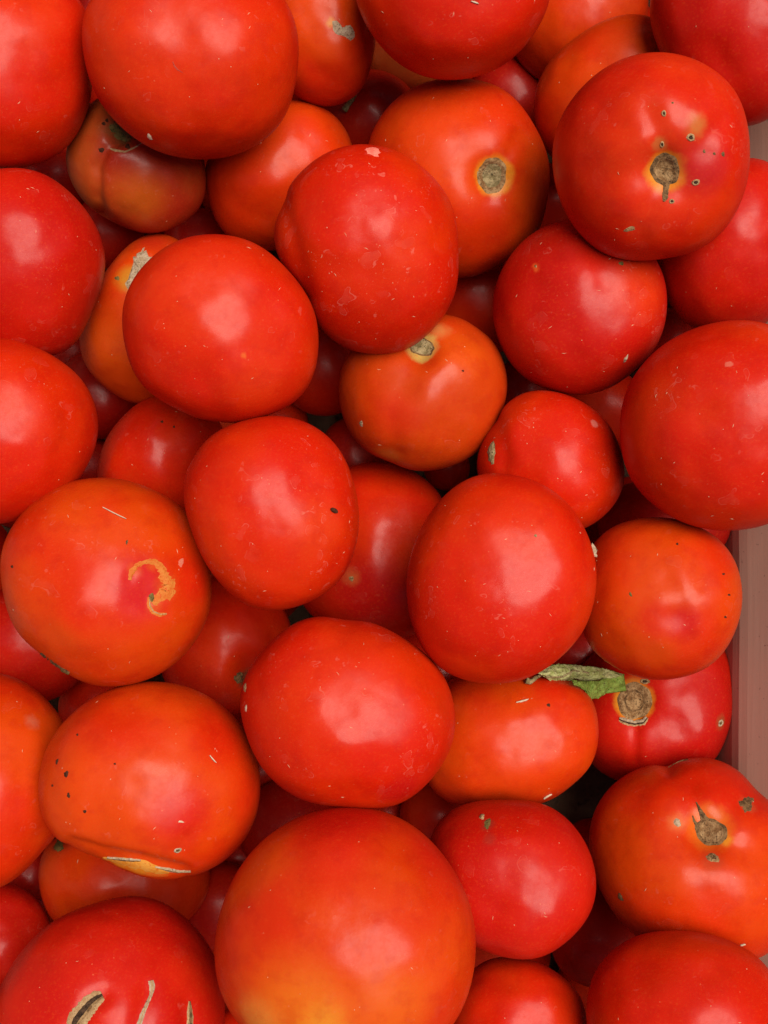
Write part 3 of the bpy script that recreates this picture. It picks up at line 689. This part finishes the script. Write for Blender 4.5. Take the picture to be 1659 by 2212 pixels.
def strip(key, name, line, widths, mats, prof, mids, sub=5, jag=0.0, seed=0, label=None):
    """a ribbon of relief along a line; prof: heights in mm across, mids: material index of each lane"""
    rnd = random.Random(seed)
    P, Wd = [], []
    for i in range(len(line) - 1):
        for j in range(sub):
            f = j / sub
            P.append((line[i][0] + (line[i + 1][0] - line[i][0]) * f, line[i][1] + (line[i + 1][1] - line[i][1]) * f))
            Wd.append(widths[i] + (widths[i + 1] - widths[i]) * f)
    P.append(line[-1]); Wd.append(widths[-1])
    m = len(prof)
    vs, fs, fm = [], [], []
    for i, (x, y) in enumerate(P):
        a, b = P[max(0, i - 1)], P[min(len(P) - 1, i + 1)]
        dx, dy = b[0] - a[0], b[1] - a[1]; l = math.hypot(dx, dy) or 1
        nx, ny = -dy / l, dx / l
        for j in range(m):
            e = (j / (m - 1) - 0.5) * Wd[i] * (1 + jag * rnd.uniform(-1, 1)) + jag * rnd.uniform(-1, 1) * (0 < j < m - 1)
            p, n = hit(key, x + nx * e, y + ny * e)
            vs.append(tuple(p + n * (prof[j] + 0.05 * rnd.uniform(-1, 1) * (0 < j < m - 1)) * 0.001))
    for i in range(len(P) - 1):
        for j in range(m - 1):
            a = i * m + j
            fs.append((a, a + 1, a + m + 1, a + m)); fm.append(mids[j])
    t = T[key]
    o = link(name, vs, fs, mats, t['ob'], t['origin'], fmat=fm)
    if label: o['label'] = label
    return o

def flecks(key, seed):
    """bits of chaff stuck to the skin: too many to count, one mesh for each tomato"""
    t = T[key]; rnd = random.Random(seed)
    if not t['flecks']: return
    R = t['R'] / (CAM_Z - t['z']) * S
    vs, fs = [], []
    lines = [math.radians(rnd.uniform(0, 180)) for _ in range(2)]
    for i in range(int(t['flecks'] * rnd.uniform(.3, .8))):
        a = rnd.uniform(0, 2 * math.pi); r = R * 0.95 * math.sqrt(rnd.uniform(0, 1))
        x, y = t['c'][0] + r * math.cos(a), t['c'][1] + r * math.sin(a)
        d = Vector(ray(x, y)).normalized()
        loc, nor, ii, dd = t['bvh'].ray_cast(Vector(CAM), d)
        if loc is None: continue
        ang = rnd.choice(lines) + rnd.gauss(0, .5)
        kind = rnd.random()
        ln, wd = (rnd.uniform(4, 12), rnd.uniform(1.1, 1.9)) if kind < .5 else (rnd.uniform(2.0, 3.8), rnd.uniform(1.6, 2.8))
        u0 = Vector((math.cos(ang), math.sin(ang), 0)); u0 = (u0 - nor * u0.dot(nor)).normalized()
        v0 = nor.cross(u0)
        sc = (CAM_Z - loc.z) / S
        a_, b_ = u0 * ln * sc / 2, v0 * wd * sc / 2
        bend = v0 * rnd.uniform(-1, 1) * ln * 0.12 * sc
        h0, h1 = nor * 0.00002, nor * 0.00022
        base = len(vs)
        for p in (loc - a_ + h0, loc + b_ + bend + h0, loc + a_ + h0, loc - b_ + bend + h0, loc + bend + h1):
            vs.append(tuple(p))
        for j in range(4): fs.append((base + j, base + (j + 1) % 4, base + 4))
    o = link('chaff', vs, fs, FLECK, t['ob'], t['origin'])
    o['kind'] = 'stuff'

for i, k in enumerate(keys): build_tomato(i, k)
for i, k in enumerate(keys): flecks(k, 100 + i)

SCARP = [0.25, 0.5, 0.3, 0.2, 0.55, 0.0]
def hole(key, x, y, rx, ry=None, rot=0, seed=0, m=(PIT, TANEDGE)):
    return blob(key, 'round_hole', (x, y, rx, ry or rx, rot, .07), list(m), [0.08, 0.08, 0.14, 0.42, 0.0], rings=6, cuts=[0.55], seed=seed, k=18)
def speck(key, x, y, rx, ry, rot=0, mat=BLACK, name='dark_speck', seed=0, h=0.18):
    return blob(key, name, (x, y, rx, ry, rot, .2), [mat], [h, h * .8, 0.0], rings=3, seed=seed, k=14, rough=h * .2)

# tomato with round holes
blob('a7', 'stem_scar', (1437, 366, 31, 36, 0, .05), [CORK, CORKDK], SCARP, rings=9, rough=.16, cuts=[.82], seed=1, k=36)
strip('a7', 'stem_scar_tail', [(1440, 396), (1438, 410), (1437, 425), (1434, 435)], [15, 12, 14, 6], [CORKDK], [0, .25, .3, 0], [0, 0, 0], jag=.12, seed=2)
for j, (x, y, rx, ry, ro) in enumerate([(1434, 245, 5.5, 7, 0), (1492, 297, 9, 9, 0), (1430, 312, 5, 7, 10), (1503, 394, 9, 7, -20), (1451, 435, 6, 5.5, 0)]):
    hole('a7', x, y, rx, ry, ro, seed=j)
for j, (x, y, rx, ry) in enumerate([(1562, 333, 4, 5), (1543, 332, 3, 3.5), (1521, 327, 3, 4), (1453, 222, 2.5, 2.5)]): speck('a7', x, y, rx, ry, 0, CORKDK, seed=j)
speck('a7', 1360, 495, 14, 4.5, -20, CORK, 'corky_spot')
# pale stem scar tomato
blob('b5', 'stem_scar', (1063, 379, 32, 39, 5, .05), [CORKGR, CORK], [0.3, 0.2, 0.45, 0.15, 0.4, 0.0], rings=9, rough=.2, cuts=[.68], seed=5, k=36)
# centre orange tomato
blob('c4', 'stem_scar', (911, 750, 29, 18, 8, .07), [CORKGR, CORKDK], [.3, .4, .2, .3, 0], rings=7, rough=.16, cuts=[.9], seed=6, k=30)
speck('c4', 780, 915, 4, 6, 0, SCAB, 'corky_spot'); speck('c4', 1000, 801, 3, 2, 0, BLACK)
# crimson tomato by the leaf
blob('e5', 'stem_scar', (1371, 1514, 37, 41, 0, .04), [CORK, CORKDK, CORK], [0.9, .35, .2, .5, .25, .45, 0], rings=10, rough=.16, cuts=[.45, .6], seed=7, k=38)
strip('e5', 'torn_edge', [(1338, 1553), (1350, 1558), (1371, 1563), (1390, 1560), (1398, 1550)], [9, 15, 13, 14, 7], [SCAB, PIT, TANEDGE], [0, .9, .3, .2, 0], [0, 0, 1, 2], jag=.18, seed=8)
hole('e5', 1393, 1472, 11, 6, 5, seed=9, m=(PIT, CORK)); hole('e5', 1557, 1562, 5, 8, 20, seed=10, m=(CORKDK, SCAB))
# large lobed tomato
blob('f7', 'stem_scar', (1536, 1797, 36, 29, 28, .05), [CORK, CORKDK], [.5, .35, .55, .15, .5, 0], rings=9, rough=.16, cuts=[.74], seed=11, k=36)
strip('f7', 'stem_scar_tail', [(1526, 1774), (1517, 1762), (1511, 1748), (1504, 1733)], [17, 14, 7, 3], [CORKDK], [0, .3, .35, 0], [0, 0, 0], jag=.15, seed=12)
strip('f7', 'stem_scar_tail', [(1506, 1782), (1500, 1774), (1496, 1762)], [9, 6, 3], [CORKDK], [0, .3, .3, 0], [0, 0, 0], jag=.15, seed=13)
blob('f7', 'corky_spot', (1463, 1777, 7, 10, -20, .12), [SCAB], [.5, .6, 0], rings=3, seed=14, k=14, rough=.1)
blob('f7', 'corky_spot', (1540, 1853, 15, 9, 10, .14), [CORKDK, CORK], [.2, .5, 0], rings=4, seed=15, k=18, rough=.15, cuts=[.6])
blob('f7', 'corky_spot', (1613, 1737, 14, 17, -20, .25), [CORKDK], [.5, .4, 0], rings=4, seed=16, k=20, rough=.25)
speck('f7', 1340, 1938, 5, 9, -25, CORKDK, 'corky_spot')
strip('f7', 'corky_streak', [(1441, 1650), (1462, 1643), (1486, 1640)], [5, 8, 4], [CORK], [0, .2, .2, 0], [0, 0, 0], jag=.15, seed=17)
# scabs
blob('a3', 'scab', [(718, 46), (727, 44), (734, 52), (739, 60), (748, 55), (757, 54), (764, 64), (767, 80), (758, 88), (746, 80), (734, 76), (724, 72), (718, 60)], [SCAB], [.35, .55, .5, 0], rings=4, seed=18, rough=.15)
blob('c2', 'scab', [(313, 533), (322, 555), (337, 556), (332, 574), (316, 590), (303, 612), (290, 622), (276, 626), (270, 612), (280, 595), (288, 570), (288, 556), (300, 545)], [SCAB, SCAB], [1.0, .9, .8, .6, 0], rings=6, seed=19, rough=.5, label='ragged corky tan scab')
speck('c2', 253, 601, 6, 4, 0, OLIVE, 'corky_spot')
# brownish lobed tomato
blob('b2', 'stem_end', (263, 284, 28, 18, 20, .12), [OLIVE], [.5, .4, .2, 0], rings=4, rough=.2, seed=20, k=22)
for j, (x, y, r) in enumerate([(231, 260, 4), (224, 267, 4), (276, 316, 6), (219, 324, 6), (294, 298, 5)]): speck('b2', x, y, r, r, 0, BLACK, seed=j)
strip('b2', 'skin_tear', [(238, 321), (250, 325), (270, 328), (290, 319), (306, 309)], [3, 6, 4, 4, 2], [TANEDGE], [0, .3, 0], [0, 0], jag=.1, seed=21)
# yellow curling scar
trail = [(281, 1253), (283, 1238), (295, 1222), (312, 1214), (332, 1213), (347, 1226), (356, 1246), (366, 1262), (362, 1280), (345, 1288), (338, 1298), (329, 1304)]
strip('d2', 'curling_scar', trail, [6, 13, 10, 9, 14, 15, 24, 26, 36, 22, 20, 9], [TRAIL], [0, .14, .45, .14, 0], [0, 0, 0, 0], jag=.34, seed=22, label='curling raised yellow scar')
strip('d2', 'curling_scar_hook', [(322, 1290), (322, 1308), (330, 1322), (345, 1328), (360, 1326)], [7, 10, 9, 9, 5], [TRAIL, TANEDGE], [0, .15, .3, .12, 0], [0, 1, 0, 0], jag=.2, seed=23)
blob('d2', 'corky_spot', (327, 1291, 7, 9, 0, .15), [OLIVE], [.4, .4, 0], rings=3, seed=24, k=16, rough=.1)
strip('d2', 'dark_rim_scar', [(86, 1412), (98, 1425), (115, 1437), (130, 1445), (150, 1454)], [8, 15, 14, 10, 5], [CORKDK, OLIVE], [0, .5, .7, .3, 0], [0, 1, 0, 0], jag=.25, seed=25)
speck('d2', 274, 1171, 2.5, 5, 15, CORKDK); speck('d2', 391, 1215, 6, 9, 20, rough_material('faint_bruise', (0.50, 0.10, 0.06), (0.45, 0.14, 0.09), (0.5, 0.05, 0.03), 400, 0.0001, 0.5), 'bruise', h=.03); speck('d2', 26, 1224, 3, 3)
# split orange tomato
strip('f2', 'split', [(222, 1853), (250, 1858), (280, 1864), (310, 1870), (340, 1880), (365, 1885)], [4, 13, 22, 26, 18, 4], [FLESH], [0, .15, .2, .1, 0], [0, 0, 0, 0], jag=.08, seed=26, label='open split showing yellow flesh')
strip('f2', 'split_edge', [(232, 1852), (262, 1856), (284, 1858), (304, 1858)], [3, 7, 8, 3], [SCAB, CORKDK], [0, .5, .5, 0], [0, 1, 0], jag=.2, seed=27)
strip('f2', 'split_edge', [(335, 1872), (360, 1878), (385, 1883), (412, 1882)], [3, 8, 7, 2], [SCAB, CORK], [0, .5, .4, 0], [0, 1, 0], jag=.2, seed=28)
hole('f2', 384, 1837, 9, 5, -15, seed=29, m=(CORKDK, SCAB))
for j, (x, y, rx, ry, ro) in enumerate([(123, 1645, 3, 6, 20), (143, 1672, 4.5, 8, 25), (148, 1718, 3.5, 6, 0), (183, 1753, 3.5, 4, 0), (113, 1697, 2, 3, 0), (167, 1587, 2.5, 2.5, 0), (248, 1650, 3, 2, 0)]): speck('f2', x, y, rx, ry, ro, BLACK, seed=j)
blob('f2', 'pale_crumb', (391, 1775, 5, 3, 10, .3), [STRAWM], [.4, .3, 0], rings=2, k=10, seed=4)
# cracked crimson tomato
strip('g1', 'crack', [(222, 2150), (209, 2156), (195, 2168), (180, 2186), (166, 2204), (158, 2220)], [20, 34, 40, 44, 44, 32], [TANEDGE, CORK, PIT], [0, .7, .35, .05, .05, .35, .7, 0], [0, 0, 1, 2, 2, 0, 0], jag=.10, seed=30, label='wide open crack with dark middle')
strip('g1', 'crack', [(326, 2118), (329, 2132), (326, 2150), (317, 2170), (308, 2190), (301, 2212), (297, 2226)], [12, 13, 7, 8, 10, 11, 9], [SCAB, TANEDGE], [0, .4, .5, 0], [0, 1, 0], jag=.12, seed=31, label='thin closed crack')
strip('g1', 'crack', [(409, 2163), (410, 2180), (411, 2200), (410, 2225)], [4, 11, 14, 14], [TANEDGE, CORKDK], [0, .5, .1, .5, 0], [0, 1, 1, 0], jag=.12, seed=32, label='narrow straight crack')
# small marks elsewhere
speck('f5', 1053, 1779, 7, 11, 20, OLIVE, 'corky_spot'); blob('f5', 'pale_crumb', (1041, 1764, 6, 6, 0, .2), [TANEDGE], [.6, .5, 0], rings=3, k=12, seed=5)
speck('c5', 1062, 978, 9, 23, 5, CORKGR, 'corky_spot', h=.5)
speck('b6', 1157, 575, 3, 3, 0, CORK, 'corky_spot')
blob('b6', 'pale_chip', [(1357, 764), (1353, 775), (1345, 785), (1349, 774)], [SCAB], [.8, .7, 0], rings=3, seed=33, rough=.1)
speck('a2', 323, 296, 4.5, 7.5, -30, STRAWM, 'pale_crumb', h=.4)
strip('a2', 'scratch', [(373, 133), (377, 143), (384, 151), (395, 157)], [2, 3.5, 3, 1], [rough_material('scratch', (0.30, 0.03, 0.02), (0.36, 0.05, 0.03), (0.25, 0.02, 0.01), 500, .0001)], [0, .06, 0], [0, 0], seed=34)
speck('b4', 806, 327, 18, 9, 10, rough_material('dry_flake', (0.72, 0.20, 0.15), (0.66, 0.14, 0.10), (0.75, 0.28, 0.2), 500, .0002, .6), 'dried_flake', h=.12)
speck('c1', 4, 1, 1, 1) if False else None
speck('d1', 350, 911, 3.5, 2.5, 0, BLACK); speck('d1', 376, 922, 2.5, 2.5, 0, BLACK)
speck('e3', 529, 1485, 3.5, 9, 5, TANEDGE, 'corky_spot'); speck('e3', 531, 1530, 2.5, 7, 5, STRAWM, 'corky_spot')
speck('e4', 1185, 1523, 4.5, 3.5, 0, BLACK)
speck('d4', 759, 1250, 6, 5, 20, CORK, 'corky_spot', h=.3)
blob('e2', 'stem_end', (516, 1464, 10, 12, 0, .2), [CORKDK], [.9, .7, 0], rings=4, rough=.4, seed=35, k=18)
blob('f3', 'stem_end', (127, 1826, 9, 16, 0, .2), [OLIVE], [.5, .4, 0], rings=4, rough=.2, seed=36, k=18)
speck('d6', 1362, 1284, 3, 5, -20, OLIVE, 'corky_spot')
for j, (x, y) in enumerate([(1463, 1175), (1575, 1285), (1567, 1333), (1563, 1240)]): speck('d6', x, y, 3, 2.5, 0, BLACK, seed=j)
speck('d5', 1157, 1157, 3.5, 3, 0, CORK, 'corky_spot')
speck('b6', 1342, 569, 6, 4, 0, OLIVE, 'corky_spot')

# ------------------------------------------------------------------ loose bits lying on the tomatoes (things of their own)
def surf(keys_, x, y):
    best = None
    for k in keys_:
        loc, nor, i, dd = T[k]['bvh'].ray_cast(Vector(CAM), Vector(ray(x, y)).normalized())
        if loc is not None and (best is None or loc.z > best[0].z): best = (loc, nor if nor.z > 0 else -nor)
    return best

def loose_blob(name, key, x, y, rx, ry, rot, hgt, mat, label, cat, seed=0, rough=.3, lift=0.3):
    rnd = random.Random(seed)
    loc, nor = hit(key, x, y)
    sc = (CAM_Z - loc.z) / S
    dirs, faces = cube_sphere(8)
    r = math.radians(-rot)
    u0 = Vector((math.cos(r), math.sin(r), 0)); u0 = (u0 - nor * u0.dot(nor)).normalized(); v0 = nor.cross(u0)
    cpt = loc + nor * hgt * (1 - lift)
    vs = []
    for d in dirs:
        m = 1 + rough * mnoise.noise(Vector(d) * 2.3 + Vector((seed * 3.1, 0, 0)))
        vs.append(tuple(cpt + (u0 * d[0] * rx * sc + v0 * d[1] * ry * sc + nor * d[2] * hgt) * m))
    o = link(name, vs, faces, mat, None, tuple(loc))
    tag(o, label, cat)
    return o
loose_blob('seed', 'd3', 720, 1103, 9.5, 5, 18, .0008, BLACK, 'small black seed lying on the red tomato near the centre', 'seed', 1, .15)

def sliver(key, a, b, wd, label, seed=0):
    (p, n), (q, m) = hit(key, *a), hit(key, *b)
    sc = (CAM_Z - p.z) / S
    ax = (q - p).normalized(); sd_ = ax.cross(n).normalized() * wd * sc / 2
    vs, fs = [], []
    K = 8
    for i in range(K + 1):
        f = i / K
        c_, nn = hit(key, a[0] + (b[0] - a[0]) * f, a[1] + (b[1] - a[1]) * f)
        w_ = (0.25 + math.sin(f * math.pi) ** .6) * (1 + .15 * math.sin(i * 2.3))
        for s_, h_ in ((-1, .00003), (0, .0005), (1, .00003)):
            vs.append(tuple(c_ + sd_ * s_ * w_ + nn * (h_ + .00012)))
    for i in range(K):
        for j in range(2):
            k_ = i * 3 + j; fs.append((k_, k_ + 1, k_ + 4, k_ + 3))
    fs.append((0, 1, 2)); fs.append((K * 3, K * 3 + 2, K * 3 + 1))
    for i in range(K): fs.append((i * 3, i * 3 + 3, i * 3 + 5, i * 3 + 2))
    o = link('straw_sliver', vs, fs, STRAWM, None, tuple(p))
    tag(o, label, 'straw', 'straw slivers on the tomatoes')
sliver('e4', (1115, 1518), (1142, 1511), 4.5, 'pale straw sliver lying across the tomato below the green leaf')
sliver('e4', (1174, 1724), (1191, 1714), 7, 'short white straw chip at the bottom rim of the tomato below the leaf')
sliver('f7', (1596, 2043), (1610, 2038), 5, 'tiny straw chip on the low right edge of the large lobed tomato')
sliver('d2', (222, 1097), (272, 1122), 2.2, 'long hair thin straw near the top of the seahorse scarred tomato')
sliver('a4', (1017, 2), (1034, 8), 4, 'short straw chip at the top edge on the scuffed deep red tomato')
sliver('f2', (452, 1632), (466, 1648), 3, 'thin straw splinter on the upper right of the split orange tomato')

# shrivelled calyx crumb between two tomatoes
def shrivel(name, key, cx, cy, petals, size, mat, label, cat, seed):
    rnd = random.Random(seed)
    loc, nor = hit(key, cx, cy)
    loc = loc + Vector((0, 0, 0.0005))
    sc = (CAM_Z - loc.z) / S
    vs, fs = [], []
    dirs, faces = cube_sphere(7)
    for d in dirs:
        m = 1 + .5 * mnoise.noise(Vector(d) * 2.2 + Vector((seed, 0, 0))) + .25 * mnoise.noise(Vector(d) * 6)
        vs.append(tuple(loc + Vector((d[0], d[1] * 1.1, d[2])) * size * sc * .62 * m))
    fs += [tuple(f) for f in faces]
    for i in range(petals):
        a = rnd.uniform(0, 6.28); L = size * sc * rnd.uniform(.9, 1.5); w = size * sc * rnd.uniform(.25, .4)
        d = Vector((math.cos(a), math.sin(a), rnd.uniform(-.1, .6))).normalized(); sd_ = d.cross(Vector((0, 0, 1))).normalized()
        base = len(vs)
        K = 5
        for j in range(K + 1):
            f = j / K
            c_ = loc + d * L * f + Vector((0, 0, 1)) * size * sc * .4 * math.sin(f * 3) + sd_ * w * .4 * math.sin(f * 5)
            ww = w * math.sin(math.pi * min(1, f * .8 + .2))
            vs += [tuple(c_ - sd_ * ww), tuple(c_ + Vector((0, 0, ww * .6))), tuple(c_ + sd_ * ww)]
        for j in range(K):
            for q in range(2):
                k_ = base + j * 3 + q; fs.append((k_, k_ + 1, k_ + 4, k_ + 3))
    o = link(name, vs, fs, mat, None, tuple(loc))
    tag(o, label, cat)
shrivel('dried_calyx', 'd5', 1281, 1189, 4, 15, SCAB, 'tiny shrivelled tan calyx wedged between the tall oval and the bruised tomato', 'dried calyx', 3)

def tube(name, pts, radii, mat, label, cat, seed=0, k=10, sub=4):
    rnd = random.Random(seed)
    P, Rr = [], []
    for i in range(len(pts) - 1):
        for j in range(sub):
            f = j / sub
            P.append(Vector(pts[i]).lerp(Vector(pts[i + 1]), f)); Rr.append(radii[i] + (radii[i + 1] - radii[i]) * f)
    P.append(Vector(pts[-1])); Rr.append(radii[-1])
    vs, fs = [], []
    for i, p in enumerate(P):
        d = (P[min(i + 1, len(P) - 1)] - P[max(i - 1, 0)]).normalized()
        u_ = d.cross(Vector((0, 0, 1))).normalized(); v_ = d.cross(u_)
        for j in range(k):
            a = 2 * math.pi * j / k
            r = Rr[i] * (1 + rnd.uniform(-.16, .16))
            vs.append(tuple(p + u_ * math.cos(a) * r + v_ * math.sin(a) * r))
    for i in range(len(P) - 1):
        for j in range(k):
            a, b = i * k + j, i * k + (j + 1) % k
            fs.append((a, b, b + k, a + k))
    fs.append(tuple(range(k))[::-1]); fs.append(tuple((len(P) - 1) * k + j for j in range(k)))
    return vs, fs
zz = hit('l5', 752, 228)[0].z + .002
pts = [at(766, 203, zz + .004), at(760, 214, zz + .003), at(752, 226, zz + .001), at(744, 238, zz)]
vs, fs = tube('stalk', [tuple(p) for p in pts], [.0009, .0012, .0010, .0015], OLIVE, '', '', 2)
o = link('dried_stalk', vs, fs, CORKGR, None, tuple(pts[2]))
tag(o, 'short dried grey green stalk poking out below the notched scab tomato', 'dried stalk')

# ------------------------------------------------------------------ the crumpled green leaf
def leaf():
    ks = ['e4', 'e5', 'l18', 'd5', 'd6']
    def base_z(x, y):
        s_ = surf(['e4', 'e5', 'l18'], x, y)
        return s_[0].z if s_ else hit('e4', 1240, 1500)[0].z - .004
    za = hit('e4', 1180, 1470)[0].z; zb = hit('e5', 1340, 1495)[0].z
    root_ = bpy.data.objects.new('leaf', None); scene.collection.objects.link(root_)
    org = Vector(at(1240, 1470, min(za, zb)))
    root_.location = org
    tag(root_, 'crumpled green leaf with brown veins lying between the tomatoes at right', 'leaf')
    def sheet(name, top, bot, arch, mat, nv=14, nu=48, seed=0, lift=.001):
        rnd = random.Random(seed)
        def samp(pl, f):
            g = f * (len(pl) - 1); i = min(int(g), len(pl) - 2); h = g - i
            return (pl[i][0] + (pl[i + 1][0] - pl[i][0]) * h, pl[i][1] + (pl[i + 1][1] - pl[i][1]) * h)
        vs, fs = [], []
        for i in range(nu + 1):
            f = i / nu
            a, b = samp(top, f), samp(bot, f)
            zl = za + (zb - za) * f
            for j in range(nv + 1):
                g = j / nv
                x = a[0] + (b[0] - a[0]) * g; y = a[1] + (b[1] - a[1]) * g
                x += 1.3 * mnoise.noise(Vector((i * .9, j * .8, seed))); y += 1.6 * mnoise.noise(Vector((i * .9, j * .8, seed + 7)))
                h = zl + lift + arch * math.sin(g * math.pi) + .0020 * mnoise.noise(Vector((f * 9, g * 3, seed))) + .0016 * abs(math.sin(f * 19 + g * 5 + 2 * mnoise.noise(Vector((f * 5, g * 4, 3))))) * (1 - abs(2 * g - 1) * .5)
                h += .0010 * mnoise.noise(Vector((f * 30, g * 9, seed + 3)))
                vs.append(tuple(at(x, y, h)))
        for i in range(nu):
            for j in range(nv):
                k_ = i * (nv + 1) + j
                fs.append((k_, k_ + 1, k_ + nv + 2, k_ + nv + 1))
        o = link(name, vs, fs, mat, root_, tuple(org))
        m = o.modifiers.new('thickness', 'SOLIDIFY'); m.thickness = .00025
        return o
    sheet('folded_blade', [(1160, 1452), (1185, 1437), (1210, 1433), (1250, 1436), (1290, 1441), (1322, 1448), (1345, 1456)],
          [(1168, 1458), (1196, 1474), (1222, 1479), (1242, 1466), (1268, 1478), (1295, 1476), (1342, 1461)], .0035, LEAFM, seed=1, lift=.0035)
    sheet('under_blade', [(1235, 1468), (1258, 1470), (1290, 1471), (1320, 1462), (1348, 1455)],
          [(1240, 1480), (1262, 1490), (1274, 1510), (1292, 1509), (1310, 1498), (1353, 1493)], .0016, LEAFD, seed=2, lift=.0014)
    pts = [at(1136, 1470, za + .004), at(1146, 1473, za + .0035), at(1158, 1464, za + .004), at(1172, 1455, za + .005)]
    vs, fs = tube('s', [tuple(p) for p in pts], [.0013, .0010, .0007, .0006], LEAFD, '', '', 4)
    link('petiole', vs, fs, CORKGR, root_, tuple(org))
    # raised brown midrib on the folded half
    rib = [at(x, y, za + (zb - za) * f + .0078) for x, y, f in ((1180, 1462, .1), (1215, 1462, .3), (1238, 1448, .45), (1262, 1452, .6), (1300, 1458, .8), (1338, 1458, 1))]
    vs, fs = tube('r', [tuple(p) for p in rib], [.0003, .0004, .0004, .0004, .0003, .0002], CORKGR, '', '', 6, k=6)
    link('midrib', vs, fs, CORKGR, root_, tuple(org))
leaf()
